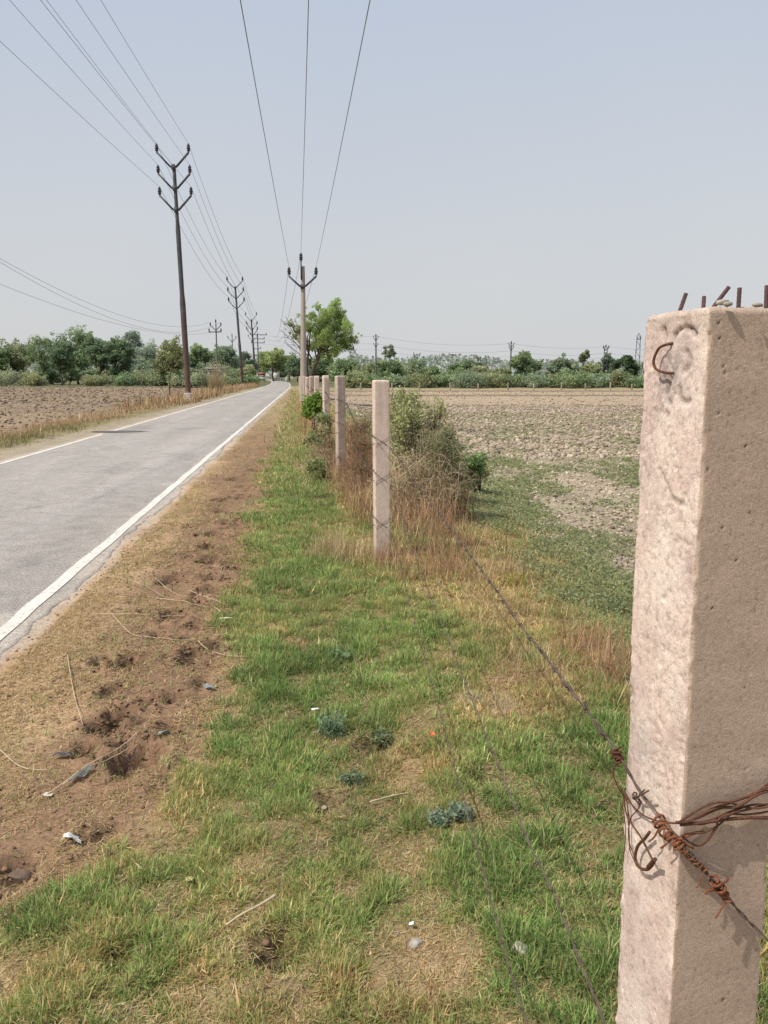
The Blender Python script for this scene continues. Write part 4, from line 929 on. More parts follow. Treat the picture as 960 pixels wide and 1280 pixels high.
t2 = bar_pole(118, 637.5, 484, 430, [], .13, 'dark leaning-armed pole beside the round tree in the far treeline', vs=[(434, 3.4, 4), (438, 3, 4)])
t3 = bar_pole(125, 755, 483, 434, [], .09, 'grey lattice mast behind the thin twiggy tree', vs=[(438, 3.2, 3)], lattice=(.32, .22))
t4 = bar_pole(150, 795, 482, 419, [(424, 2.5, 2.5)], .10, 'tallest lattice mast in the treeline next to the thick post', lattice=(.55, .30))
bar_pole(170, 521, 480, 442, [(443.5, 4.5, 4), (446.5, 3, 3)], .12, 'faint far pole with two short level bars', center=False)
bar_pole(170, 598, 480, 447, [(448.5, 2.5, 2.5), (452, 2, 2)], .12, 'faint far pole with short bars between two bushes', center=False)
bar_pole(190, 683, 480, 449, [(451, 1.6, 1.6)], .12, 'short faint pole right of the round tree', center=False)
for k, (za, zb, zc) in enumerate([(0, 0, 0), (-1.1, -1.1, -1.0), (-2.0, -1.9, -1.7)]):
    nm_ = ['upper', 'middle', 'lower'][k]
    a = t1[-1] + [0, 0, za - .3]; b_ = t2[-1] + [0, 0, zb - .3]; c0 = t3[-1] + [0, 0, zc - .3]; l0 = D(324, 419 + 5 * k, 186)
    wire(l0, a, .4, .02, '%s far line from the crossbar pole to the treeline pole' % nm_, grp='far power lines over the treeline', r2=.014)
    wire(a, b_, .7, .014, '%s far line between the two dark treeline poles' % nm_, grp='far power lines over the treeline')
    wire(b_, c0, .5, .014, '%s far line from the dark pole to the lattice mast' % nm_, grp='far power lines over the treeline')
    wire(c0, D(1010, 440 + 7 * k, 120), .6, .014, '%s far line running right behind the thick post' % nm_, grp='far power lines over the treeline')
# lines crossing in from the left
wire(D(-60, 288, 42), tL[2], 2.2, .011, 'highest of three slack lines coming in from the left', r2=.014)
wire(D(-60, 290, 42), tL[3], 2.9, .011, 'middle one of three slack lines coming in from the left', r2=.014)
wire(D(-60, 330, 42), tL[1] + [0, 0, -.3], 1.7, .011, 'lowest of three slack lines coming in from the left', r2=.014)
# concrete pole with one V arm by the fence
Yp = 44.0; b0 = D(379.5, 505, Yp); b0[2] = float(hgt(b0[0], Yp)); tp = D(378.7, 333, Yp)
t = thing('power_pole', b0, 'pale square concrete power pole with one V arm beside the leafy tree', 'power pole')
mb = MB(); w0, w1 = .19, .095; V = np.array([p + [sx * w, sy * w * .8, 0] for p, w in ((b0 - [0, 0, .3], w0), (tp, w1)) for sx, sy in ((-1, -1), (1, -1), (1, 1), (-1, 1))])
Vs = np.concatenate([V[:4] * (1 - f) + V[4:] * f for f in np.linspace(0, 1, 20)])
i = np.arange(19)[:, None] * 4; j = np.arange(4)[None]; k = (j + 1) % 4
mb.add(Vs, [np.stack([i + j, i + k, i + 4 + k, i + 4 + j], -1).reshape(-1, 4), np.array([[76, 77, 78, 79]])], [.42, .37, .32]); mb.build('shaft', M_CONC2, t)
mb = MB(); cj = D(378.7, 358.5, Yp) + [0, -.17, 0]; pins = []
for s in (-1, 1):
    e = D(378.7 + s * 16.8, 346, Yp) + [0, -.17, 0]; a1 = cj + [s * .18, 0, .02]; mb.add(*beam(cj, a1, .08, .10)); mb.add(*beam(a1 - [s * .02, 0, 0], e, .08, .10)); pins.append(e)
mb.add(*beam(cj + [0, .03, -.12], cj + [0, .03, .12], .26, .04)); mb.build('crossarm', M_ARM, t)
mb = MB(); mb.add(*beam(tp + [-.09, -.12, -.7], tp + [-.09, -.12, .28], .07, .07)); mb.build('top_bracket', M_ARM, t)
for p in pins: insulator(p + [0, 0, .1], 1.3, t)
insulator(tp + [-.09, -.12, .3], 1.3, t)
CI = [pins[0] + [0, 0, .5], tp + [-.09, -.12, .65], pins[1] + [0, 0, .5]]
for p, (tx, nm_) in zip(CI, [(303, 'left'), (385, 'centre'), (459, 'right')]):
    # aim each span so that it passes the right way overhead
    z = p[2]; Yq = 14.0; dd = ray(tx, 0); tt = (z - .1 - CAM_H) / dd[2]; q = np.array([dd[0] * tt, dd[1] * tt, 0]); sl = (q[0] - p[0]) / (q[1] - p[1])
    B = np.array([p[0] + sl * (-16 - p[1]), -16.0, z]); wire(B, p, .30, .0085, '%s line running overhead to the concrete pole' % nm_)
    Fp = np.array([p[0] - 9.5, p[1] + 62, p[2] - .6]); wire(p, Fp, 1.5, .010, '%s line going on beyond the concrete pole' % nm_, r2=.015)

# ------------------------------------------------------------------ trees and shrubs
def limb(a, b_, r0, r1, sagz=0, n=7, rg=None, wob=.06):
    a, b_ = np.asarray(a, float), np.asarray(b_, float); t_ = np.linspace(0, 1, n); P = a[None] * (1 - t_)[:, None] + b_[None] * t_[:, None]; L = np.linalg.norm(b_ - a)
    P += rg.normal(0, wob * L, (n, 3)) * (np.sin(t_ * math.pi) ** .5)[:, None] * .5; P[:, 2] += sagz * np.sin(t_ * math.pi) * L
    return tube(P, r0 + (r1 - r0) * t_, 7)
def tree(name, label, cat, base, H, Rc, col, seed, leaf=.22, n=4200, cb=.3, K=18, trunk=.03, lean=0.0, group=None, stems=1, bark=None, aspect=1.0, cl=.34, top=0.0, twigs=0, sparse=1.0, flat=0.2, centers=None, haze=0.0):
    rg = np.random.default_rng(seed); base = np.asarray(base, float); t = thing(name, base, label, cat, group)
    zc, hz = H * (cb + 1) / 2, H * (1 - cb) / 2
    if centers is None:
        cen = rg.normal(size=(K, 3)); cen /= np.linalg.norm(cen, axis=1)[:, None]; cen *= rg.random((K, 1)) ** .4 * .80
        wz = 1 - top * np.clip(cen[:, 2], 0, 1)
        cen = np.stack([cen[:, 0] * Rc * wz + lean * H * .5, cen[:, 1] * Rc * .9, zc + cen[:, 2] * hz * aspect], -1); rad = Rc * cl * rg.uniform(.6, 1.25, K)
    else:
        cen = np.array([c_[:3] for c_ in centers]); rad = np.array([c_[3] for c_ in centers]); K = len(cen)
    mb = MB(); r0 = max(H * trunk, .03)
    fork = []
    for s in range(stems):
        off = np.array([rg.normal() * .12 * Rc, rg.normal() * .1, 0]) * (stems > 1); e = np.array([lean * H * .35 + off[0] * 3 + rg.normal() * .08 * Rc, rg.normal() * .1 * Rc, max(zc - hz * .25, H * .3)])
        mb.add(*limb(base + off - [0, 0, .1], base + e, r0 / stems ** .5, r0 * .5 / stems ** .5, 0, 9, rg, .05)); fork.append((base + off, base + e))
    for k in range(K):
        a0, a1 = fork[rg.integers(0, stems)]; f = rg.uniform(.45, 1.0); mb.add(*limb(a0 + (a1 - a0) * f, base + cen[k], r0 * .32, r0 * .08, .06, 7, rg, .08))
    mb.build('trunk', bark or M_FARBARK, t, True)
    if twigs > 2:
        tm = MB()
        for k in range(twigs):
            q = rg.integers(0, K); d_ = rg.normal(size=3); d_[2] = abs(d_[2]) + .2; d_ /= np.linalg.norm(d_); tm.add(*limb(base + cen[q], base + cen[q] + d_ * Rc * rg.uniform(.25, .55), r0 * .07, r0 * .03, 0, 5, rg, .1))
        tm.build('twigs', bark or M_FARBARK, t, True)
    w = rad ** 2; cnt = rg.multinomial(n, w / w.sum()); Cc = []; col_ = []
    for k in range(K):
        m_ = cnt[k]; d_ = rg.normal(size=(m_, 3)); d_ /= np.linalg.norm(d_, axis=1)[:, None]; rr = rad[k] * rg.random((m_, 1)) ** .42
        # sub-clumps break the lobes up
        sub = rg.normal(size=(7, 3)) * rad[k] * .55; pick = rg.integers(0, 7, m_)
        q = np.where(rg.random((m_, 1)) < .55, sub[pick] + d_ * rr * .42, d_ * rr) * [1, 1, .8]
        Cc.append(base + cen[k] + q); tone = rg.uniform(.72, 1.28); hue = rg.uniform(-.06, .08)
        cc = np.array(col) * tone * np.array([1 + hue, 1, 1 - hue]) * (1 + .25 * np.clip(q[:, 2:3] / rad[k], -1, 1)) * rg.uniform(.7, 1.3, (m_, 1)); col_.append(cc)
    Cc = np.concatenate(Cc); col_ = np.concatenate(col_); keep = Cc[:, 2] > base[2] + .05; Cc, col_ = Cc[keep], col_[keep]
    haze = haze * 2.4; col_ = col_ * (1 - haze) + np.array([.36, .40, .41]) * haze  # distance haze painted into the leaf colour as a pale tint
    global rng; sv = rng; rng = rg; V, F, C = quads(Cc, leaf, col_, flat, .55); rng = sv
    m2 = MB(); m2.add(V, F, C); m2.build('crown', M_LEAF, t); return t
def tb(px, Y_, z=None):
    X_ = (px - 480) / FPX * (Y_ * cp + CAM_H * sp); return np.array([X_, Y_, float(hgt(X_, Y_, False))])
def topz(py, Y_, b0): return D(480, py, Y_)[2] - b0[2]
GR = [.27, .36, .16]; OL = [.35, .38, .18]; DK = [.19, .27, .13]; BL = [.30, .37, .22]; YG = [.38, .45, .17]; PL = [.40, .44, .25]
LT = [(-12, 428, 24, 132, GR, .3, 'rounded green tree cut by the left edge'), (24, 421, 27, 136, OL, .3, 'olive green spreading tree near the left edge'), (58, 413, 24, 130, GR, .33, 'airy feathery tree right of the olive one'),
      (98, 402, 29, 142, GR, .3, 'highest tree of the left grove with a domed top'), (78, 424, 22, 124, DK, .42, 'dark small tree with a bare trunk in the left grove'), (126, 413, 24, 128, DK, .3, 'dark tree right of the highest one in the left grove'),
      (152, 418, 20, 127, DK, .25, 'dark dense tree at the right end of the left grove'), (186, 427, 24, 158, BL, .15, 'hazy blue green tree behind the left grove'), (170, 404, 16, 165, BL, .45, 'pale see-through crown rising behind the grove'),
      (213, 424, 21, 120, OL, .15, 'yellowish round tree just left of the nearest steel pole'), (253, 431, 19, 138, GR, .2, 'green tree right of the nearest steel pole'), (282, 428, 20, 150, GR, .2, 'green tree behind the second steel pole'),
      (308, 432, 15, 165, DK, .1, 'dark tree left of the crossbar pole')]
for i, (px, ty, hw, Y_, cl_, cbv, lb) in enumerate(LT):
    b0 = tb(px, Y_); H = topz(ty, Y_, b0); sparse = 'see-through' in lb or 'feathery' in lb
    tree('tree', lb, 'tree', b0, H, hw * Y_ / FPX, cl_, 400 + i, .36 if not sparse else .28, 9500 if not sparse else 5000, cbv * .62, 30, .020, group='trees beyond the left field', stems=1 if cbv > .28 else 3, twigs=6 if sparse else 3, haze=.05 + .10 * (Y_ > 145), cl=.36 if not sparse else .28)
for i, (px, ty, hw, lb) in enumerate([(12, 456, 18, 'pale scrub at the field edge below the olive tree'), (42, 460, 15, 'low scrub left of the dark small tree'), (160, 459, 13, 'pale bushy scrub under the dark dense tree'), (188, 458, 16, 'light scrub below the hazy tree'), (118, 464, 12, 'low scrub under the highest tree'),
                                      (206, 460, 13, 'scrub at the foot of the yellowish tree'), (250, 459, 15, 'dull scrub right of the nearest steel pole'), (285, 462, 13, 'green scrub below the second steel pole'), (312, 462, 9, 'round green bush beside the left road edge'), (228, 462, 12, 'scrub directly behind the nearest steel pole')]):
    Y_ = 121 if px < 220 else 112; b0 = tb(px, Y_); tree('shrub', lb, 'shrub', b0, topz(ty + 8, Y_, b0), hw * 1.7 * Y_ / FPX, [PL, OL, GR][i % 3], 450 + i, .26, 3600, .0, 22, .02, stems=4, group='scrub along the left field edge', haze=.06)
for i, px in enumerate([-10, 20, 52, 84, 104, 134, 150, 178, 200, 222, 242, 262, 290, 306]):
    Y_ = 133 + (i * 5 % 9); b0 = tb(px, Y_); wh = ['behind the left edge tree', 'behind the olive tree', 'behind the airy tree', 'behind the dark small tree', 'behind the highest tree', 'behind the dark tree', 'behind the dense tree', 'behind the hazy tree', 'left of the yellowish tree', 'behind the nearest steel pole', 'just right of the nearest steel pole', 'behind the plume grass', 'left of the second steel pole', 'right of the second steel pole'][i]
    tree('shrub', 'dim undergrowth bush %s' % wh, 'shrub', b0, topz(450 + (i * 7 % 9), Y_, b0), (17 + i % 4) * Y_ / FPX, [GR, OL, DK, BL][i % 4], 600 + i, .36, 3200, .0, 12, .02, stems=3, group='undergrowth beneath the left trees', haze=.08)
# trees closing the road end
for i, (px, ty, hw, Y_, cl_, cbv, lb) in enumerate([(342, 435, 23, 215, YG, .42, 'bright yellow green tree arching over the road end'), (362, 440, 17, 225, GR, .3, 'green tree right of the bright one at the road end'), (372, 446, 14, 190, DK, .1, 'low dark tree right of the far road end'), (330, 440, 14, 230, YG, .3, 'small bright tree left of the far road end'),
                                                    (405, 446, 24, 150, GR, .1, 'green tree seen behind the leafy tree trunk'), (352, 458, 8, 240, DK, .1, 'dark bush closing the end of the road')]):
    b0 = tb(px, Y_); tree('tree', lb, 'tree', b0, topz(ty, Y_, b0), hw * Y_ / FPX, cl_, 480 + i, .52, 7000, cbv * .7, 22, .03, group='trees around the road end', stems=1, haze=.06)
RT = [(432, 450, 22, 130, GR, .08, 'bush mass right of the leafy tree'), (455, 449, 20, 126, OL, .05, 'olive scrub tree left of the dark pole'), (487, 449, 24, 124, GR, .05, 'broad green bush right of the dark pole'), (486, 427, 9, 138, PL, .55, 'tall lone treetop with a see-through crown above the bushes'),
      (515, 446, 20, 128, BL, .05, 'twiggy blue green tree in the middle of the treeline'), (538, 452, 15, 126, GR, .05, 'green bush below the faint far pole'), (543, 456, 7, 135, DK, .05, 'small dark round bush in the treeline'), (573, 451, 18, 124, GR, .05, 'round green bush right of the dip in the treeline'),
      (604, 454, 20, 120, PL, .05, 'pale bright bush left of the round tree'), (590, 448, 13, 140, BL, .2, 'hazy bush behind the pale one'), (656, 438, 21, 119, GR, .2, 'round topped tree beside the second dark pole'), (628, 455, 14, 117, OL, .05, 'low bush hugging the round tree on its left'),
      (680, 461, 12, 118, BL, .05, 'low grey green bush right of the round tree'), (703, 449, 20, 122, BL, .15, 'wide grey green tree left of the thin treetop'), (727, 434, 8, 124, OL, .6, 'thin tall tree with a small tufted crown'), (737, 454, 18, 120, OL, .05, 'bushy growth under the thin tufted tree'),
      (757, 444, 12, 126, BL, .2, 'twiggy half bare tree by the lattice mast'), (781, 447, 16, 117, [.09, .15, .045], .1, 'dense dark green tree touching the thick post edge'), (825, 446, 22, 122, GR, .05, 'green tree hidden behind the thick post'), (870, 448, 24, 124, GR, .05, 'green bush mass behind the thick post')]
for i, (px, ty, hw, Y_, cl_, cbv, lb) in enumerate(RT):
    ty = ty - (3 if px in (655, 656, 781, 757, 500, 515, 703) else 0) + (4 if px in (628, 680, 604, 538, 455) else 0); b0 = tb(px, Y_); sp_ = cbv > .5; tw = 14 if 'twiggy' in lb else (5 if sp_ else 0)
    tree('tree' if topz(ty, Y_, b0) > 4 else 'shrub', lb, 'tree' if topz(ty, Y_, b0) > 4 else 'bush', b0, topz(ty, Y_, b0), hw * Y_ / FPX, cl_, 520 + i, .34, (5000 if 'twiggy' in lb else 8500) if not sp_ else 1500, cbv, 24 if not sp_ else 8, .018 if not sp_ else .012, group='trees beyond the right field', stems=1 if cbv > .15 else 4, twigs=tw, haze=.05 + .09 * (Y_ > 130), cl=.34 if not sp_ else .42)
for i, px in enumerate([440, 466, 500, 528, 556, 586, 616, 646, 672, 694, 716, 746, 770, 798, 850]):
    Y_ = 112 + (i * 7 % 5); b0 = tb(px, Y_); lbx = ['left of the first', 'between the first and second', 'right of the second', 'left of the third', 'left of the fourth', 'left of the fifth', 'between fifth and sixth', 'left of the seventh', 'right of the seventh', 'left of the eighth', 'between eighth and ninth', 'between ninth and tenth', 'right of the tenth', 'right of the eleventh', 'right of the thirteenth'][i]
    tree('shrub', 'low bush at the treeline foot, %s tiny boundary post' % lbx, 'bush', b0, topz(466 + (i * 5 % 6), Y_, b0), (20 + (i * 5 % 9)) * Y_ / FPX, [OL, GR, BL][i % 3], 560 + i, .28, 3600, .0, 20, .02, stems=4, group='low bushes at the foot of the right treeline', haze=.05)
# a far belt of trees so that the horizon stays closed
bb = MB(); rg = np.random.default_rng(3); N = 60000; px = rg.uniform(-1500, 2600, N); Y_ = rg.uniform(300, 380, N); X_ = (px - 480) / FPX * Y_; hh = (5 + 6 * fbm(px * .02, px * 0, 5, 4)) * rg.random(N) ** .6
sv = rng; rng = rg; bb.add(*quads(np.stack([X_, Y_, hh], -1), 1.6, np.array([.37, .41, .34]) * rg.uniform(.75, 1.2, (N, 1)), .2)); rng = sv  # belt colour paled to carry the distance haze
tag(bb.build('distant_wood', M_LEAF), 'hazy belt of distant woodland closing the horizon', 'woodland', kind='stuff')

# the leafy tree by the concrete pole
Yt = 49.0; b0 = tb(386.5, Yt); 
def tc_(px, py, r, dy=0.0): p = D(px, py, Yt) - b0; return (p[0], dy, p[2], r * Yt / FPX)
cen = [tc_(420, 388, 9, .2), tc_(408, 395, 10, -.5), tc_(425, 402, 11, .5), tc_(434, 414, 9, -.2), tc_(415, 412, 12, .6), tc_(400, 405, 9, -.7), tc_(428, 426, 9, .3), tc_(408, 425, 11, -.6), tc_(395, 418, 9, .8), tc_(441, 424, 5, 0), tc_(420, 437, 8, -.3), tc_(402, 437, 7, .4), tc_(385, 408, 8, -.5),
       tc_(373, 412, 6, .5), tc_(378, 425, 7, -.2), tc_(392, 430, 6, .1), tc_(364, 405, 4, 0), tc_(368, 420, 4, .4), tc_(398, 385, 4, -.3), tc_(420, 378, 4, .1), tc_(388, 395, 5, .4), tc_(412, 446, 4, .2), tc_(436, 434, 5, .2)]
rg = np.random.default_rng(77)
t = thing('tree', b0, 'leafy green tree leaning right behind the concrete power pole', 'tree')
def tp_(px, py, dy=0.0): return D(px, py, Yt) + [0, dy, 0]
mb = MB(); mb.add(*tube(spline([b0 - [0, 0, .2], tp_(387.5, 478), tp_(391, 463), tp_(397, 450), tp_(401, 440)], 5), np.linspace(.16, .09, 21), 9))
mb.add(*tube(spline([tp_(387, 485), tp_(384, 470), tp_(383.5, 455), tp_(386, 440)], 4), np.linspace(.12, .06, 13), 7)); 
forks = [tp_(401, 440), tp_(397, 450), tp_(386, 440), tp_(391, 463)]
for k, c_ in enumerate(cen):
    tgt = b0 + np.array(c_[:3]); f = forks[0] if c_[0] > .6 else (forks[1] if c_[0] > .2 else forks[2 + (k % 2)]); mb.add(*limb(f, tgt, .06, .016, .03, 8, rg, .07))
mb.build('trunk', M_BARK, t, True)
tm = MB()
for a_, e_ in [((385, 440), (353, 400)), ((384, 450), (350, 412)), ((385, 445), (358, 396)), ((384, 455), (356, 428)), ((386, 436), (366, 398)), ((385, 460), (364, 440)), ((384, 452), (360, 418)), ((440, 428), (446, 452)), ((436, 430), (448, 447))]:
    Pm = limb(tp_(*a_), tp_(*e_, rg.normal() * .5), .030, .010, .05, 8, rg, .07); tm.add(*Pm)
    for q in range(5):
        f = rg.uniform(.4, .95); s0 = tp_(*a_) * (1 - f) + tp_(*e_) * f; tm.add(*limb(s0, s0 + rg.normal(size=3) * [.35, .3, .3] + [-.1, 0, .2], .012, .005, 0, 4, rg, .1))
tm.build('twigs', M_BARK, t, True)
Cc, col_ = [], []
for c_ in cen:
    rad = c_[3]; m_ = int(3600 * (rad / .5) ** 2); d_ = rg.normal(size=(m_, 3)); d_ /= np.linalg.norm(d_, axis=1)[:, None]; sub = rg.normal(size=(14, 3)) * rad * .72; pick = rg.integers(0, 14, m_)
    q = np.where(rg.random((m_, 1)) < .6, sub[pick] + d_ * rad * .38 * rg.random((m_, 1)) ** .5, d_ * rad * rg.random((m_, 1)) ** .45); Cc.append(b0 + np.array(c_[:3]) + q)
    dry = c_[0] < -.3; base_c = np.array([.38, .49, .17]) if not dry else np.array([.42, .45, .24])
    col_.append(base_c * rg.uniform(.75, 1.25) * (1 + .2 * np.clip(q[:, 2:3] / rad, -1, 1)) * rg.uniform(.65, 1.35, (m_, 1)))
sv = rng; rng = rg; m2 = MB(); m2.add(*quads(np.concatenate(Cc), .078, np.concatenate(col_), .3, .5)); rng = sv
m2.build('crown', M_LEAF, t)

# slender sapling left of the nearest steel pole
b0 = tb(212, 58); Ys = 58
t = thing('sapling', b0, 'slender pale leaved sapling left of the nearest steel pole', 'sapling'); mb = MB(); P = [b0, D(212, 480, Ys), D(214, 460, Ys), D(218, 440, Ys), D(220, 424, Ys)]; mb.add(*tube(spline(P, 5), np.linspace(.05, .015, 21), 6))
pts = []
for (x_, y2, n_) in [(221, 424, 60), (217, 432, 60), (224, 436, 60), (219, 443, 70), (211, 448, 50), (222, 452, 50), (208, 457, 40), (216, 462, 50), (212, 470, 40)]:
    e = D(x_, y2, Ys) + [0, rg.normal() * .2, 0]; mb.add(*limb(D(216, y2 + 8, Ys), e, .012, .005, 0, 5, rg)); pts.append(e + rg.normal(size=(n_, 3)) * .14)
mb.build('trunk', M_BARK, t, True); sv = rng; rng = rg; pts = np.concatenate(pts); m2 = MB(); m2.add(*quads(pts, .15, np.array([.22, .25, .10]) * rg.uniform(.7, 1.3, (len(pts), 1)), .3, .6)); rng = sv; m2.build('crown', M_LEAF, t)
# pale plume grass clump right of that pole
b0 = tb(270, 70); t = thing('plume_grass', b0, 'tall straw coloured plume grass clump right of the nearest steel pole', 'grass clump'); mb = MB(); N = 420
a = rg.uniform(0, 6.283, N); P = b0 + np.stack([rg.normal(0, .35, N), rg.normal(0, .35, N), np.zeros(N)], -1)
sv = rng; rng = rg; mb.add(*blades(P, a, rg.uniform(1.0, 2.6, N), np.full(N, .03), np.abs(rg.normal(.22, .15, N)), rg.uniform(0, .5, N), np.array([.46, .36, .21]) * rg.uniform(.75, 1.2, (N, 1)))); mb.build('stems', M_DRY, t)
m2 = MB(); Cc = b0 + rg.normal(size=(500, 3)) * [.55, .4, .3] + [0, 0, 2.3]; m2.add(*quads(Cc, .13, np.array([.50, .41, .27]) * rg.uniform(.8, 1.2, (500, 1)), 0, .4)); m2.build('plumes', M_DRY, t); rng = sv

# ---------------- shrubs by the fence
def bush(name, label, px, py, Y_, lobes, cols, leaf, stems=20, dens=1.0, seed=0, barkm=M_BARK, stemcol=None, cat='shrub'):
    """lobes: (px, py, r_px, dy, colour index, leaves)"""
    rg = np.random.default_rng(seed); b0 = G(px, py); b0 = np.array([b0[0] * Y_ / b0[1], Y_, 0.0]); b0[2] = float(hgt(b0[0], Y_)); t = thing(name, b0, label, cat)
    mb = MB(); Cc, cl2 = [], []
    for (x_, y2, r_, dy, ci, n_) in lobes:
        c0 = D(x_, y2, Y_) + [0, dy, 0]; rad = r_ * Y_ / FPX
        for q in range(max(2, stems // len(lobes))):
            e = c0 + rg.normal(size=3) * rad * .55; s0 = b0 + [rg.normal() * .08, rg.normal() * .08, -.02]; s0 = s0 * .6 + np.array([c0[0], c0[1], b0[2]]) * .4; s0[2] = float(hgt(s0[0], s0[1])) - .02; mb.add(*limb(s0, e, .006, .0022, .05, 8, rg, .07))
        n_ = int(n_ * dens); sub = rg.normal(size=(9, 3)) * rad * .55; pick = rg.integers(0, 9, n_); d_ = rg.normal(size=(n_, 3)) * rad * .35
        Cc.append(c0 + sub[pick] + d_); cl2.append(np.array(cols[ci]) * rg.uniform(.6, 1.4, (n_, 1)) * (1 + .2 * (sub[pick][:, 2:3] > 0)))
    mb.build('stems', barkm, t, True); Cc = np.concatenate(Cc); cl2 = np.concatenate(cl2); ok = Cc[:, 2] > hgt(Cc[:, 0], Cc[:, 1]); global rng; sv = rng; rng = rg; m2 = MB(); m2.add(*quads(Cc[ok], leaf, cl2[ok], .3, .55)); rng = sv
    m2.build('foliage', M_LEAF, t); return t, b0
CB = [[.38, .39, .19], [.50, .43, .26], [.20, .30, .11], [.50, .36, .22]]
bush('shrub', 'large tangled shrub right of the fence posts with green upper leaves', 530, 640, 9.2, [(505, 508, 16, .2, 0, 1500), (520, 525, 20, -.1, 0, 1800), (540, 540, 20, .2, 1, 1500), (505, 545, 20, 0, 0, 1800), (530, 565, 22, .1, 0, 1500), (500, 580, 20, -.1, 1, 1200), (515, 500, 9, .1, 0, 500), (545, 515, 10, .1, 0, 500),
      (530, 600, 20, 0, 3, 800), (555, 580, 18, .1, 1, 900), (496, 522, 12, .2, 0, 700)], CB, .036, 260, dens=.72, seed=901)
# drooping dry mound: arching stems
def arch_mound(name, label, px, py, Y_, n, w, h, cols, seed, W=.004, bias=.2, cat='dry bush', leaf=None):
    rg = np.random.default_rng(seed); b0 = G(px, py); b0 = np.array([b0[0] * Y_ / b0[1], Y_, 0.0]); b0[2] = float(hgt(b0[0], Y_)); t = thing(name, b0, label, cat); mb = MB()
    for k in range(n):
        a = rg.uniform(0, 6.283); o = b0 + [rg.normal() * w * .25, rg.normal() * w * .25, -.02]; L = rg.uniform(.5, 1); d_ = np.array([math.cos(a) + bias, math.sin(a), 0]) * w * L
        P = [o, o + d_ * .25 + [0, 0, h * L * .7], o + d_ * .65 + [0, 0, h * L * rg.uniform(.75, 1.0)], o + d_ * 1.1 + [rg.normal() * .05, rg.normal() * .05, h * rg.uniform(.0, .45)]]
        c_ = np.array(cols[rg.integers(0, len(cols))]) * rg.uniform(.7, 1.2); Vv, Ff = tube(spline(P, 4), np.linspace(W * .5, W * .25, 13), 3, False); mb.add(Vv, Ff, c_)
    mb.build('stems', M_DRY, t); 
    if leaf:
        n_, sz, lc = leaf; a = rg.uniform(0, 6.283, n_); r_ = rg.random(n_) ** .6 * w; Cc = b0 + np.stack([r_ * np.cos(a) + bias * r_, r_ * np.sin(a), h * (1 - (r_ / w) ** 2 * .7) * rg.uniform(.2, 1.0, n_)], -1)
        global rng; sv = rng; rng = rg; m2 = MB(); m2.add(*quads(Cc, sz, np.array(lc) * rg.uniform(.6, 1.4, (n_, 1)), .3, .55)); rng = sv; m2.build('leaves', M_LEAF, t)
    return t
def tangle(name, label, px, py, Y_, lobes, seed, cat='dry bush', W=.0045):
    '''lobes: (px, py, r_px, dy, n stems, stem colours, n leaves, leaf colour)'''
    rg = np.random.default_rng(seed); b0 = G(px, py); b0 = np.array([b0[0] * Y_ / b0[1], Y_, 0.0]); b0[2] = float(hgt(b0[0], Y_)); t = thing(name, b0, label, cat); mb = MB(); Cc, cl2 = [], []
    for (x_, y2, r_, dy, n_, cols, nl, lc) in lobes:
        c0 = D(x_, y2, Y_) + [0, dy, 0]; rad = r_ * Y_ / FPX
        for k in range(n_):
            o = c0 + rg.normal(size=3) * rad * [.6, .6, .5]; d_ = rg.normal(size=3) * [1, 1, .5]; d_[2] += .5; d_ /= np.linalg.norm(d_); L = rad * rg.uniform(.5, 1.7); dr = rg.uniform(.2, 1.1)
            P = [o, o + d_ * L * .4, o + d_ * L * .75 + [0, 0, -L * .12 * dr], o + d_ * L + [rg.normal() * L * .1, rg.normal() * L * .1, -L * .5 * dr]]
            if rg.random() < .3: P = [np.array([o[0] + rg.normal() * .05, o[1], float(hgt(o[0], o[1])) - .01]), (o + [0, 0, float(hgt(o[0], o[1]))]) * [1, 1, .5] + [rg.normal() * .03, 0, 0]] + P[1:]
            Vv, Ff = tube(spline(P, 3), np.linspace(W * .5, W * .2, 3 * (len(P) - 1) + 1), 3, False); mb.add(Vv, Ff, np.array(cols[rg.integers(0, len(cols))]) * rg.uniform(.6, 1.25))
        nl = int(nl * .6); sub = rg.normal(size=(14, 3)) * rad * .6; pick = rg.integers(0, 14, nl); Cc.append(c0 + sub[pick] + rg.normal(size=(nl, 3)) * rad * .25); cl2.append(np.array(lc) * rg.uniform(.55, 1.4, (nl, 1)))
    mb.build('stems', M_DRY, t); Cc = np.concatenate(Cc); cl2 = np.concatenate(cl2); ok = Cc[:, 2] > hgt(Cc[:, 0], Cc[:, 1]); global rng; sv = rng; rng = rg; m2 = MB(); m2.add(*quads(Cc[ok], .034 * Y_ / 8, cl2[ok], .3, .55)); rng = sv; m2.build('leaves', M_LEAF, t); return t
ST = [[.80, .66, .44], [.68, .52, .33], [.50, .33, .20], [.78, .68, .48]]; BR = [[.42, .26, .16], [.34, .20, .13], [.52, .34, .2], [.24, .17, .11]]; GS = [[.42, .39, .23], [.33, .30, .16], [.55, .46, .3]]
lg = (.24, .29, .14); ld = (.16, .22, .10)
tangle('dry_bush', 'mound of tangled straw coloured stems right of the first slim post', 535, 660, 8.0, [(525, 590, 24, .1, 330, ST, 350, lg), (548, 560, 22, .1, 330, GS, 420, lg), (500, 610, 20, 0, 300, ST, 120, lg), (550, 605, 24, 0, 330, ST, 220, lg), (520, 632, 22, -.1, 280, BR + ST, 120, lg), (565, 575, 14, .1, 160, GS, 350, ld), (572, 600, 14, .1, 160, BR, 420, ld), (568, 632, 18, 0, 260, BR, 450, ld), (555, 650, 16, -.1, 200, BR, 160, lg), (562, 550, 10, .1, 90, GS, 300, ld)], 911)
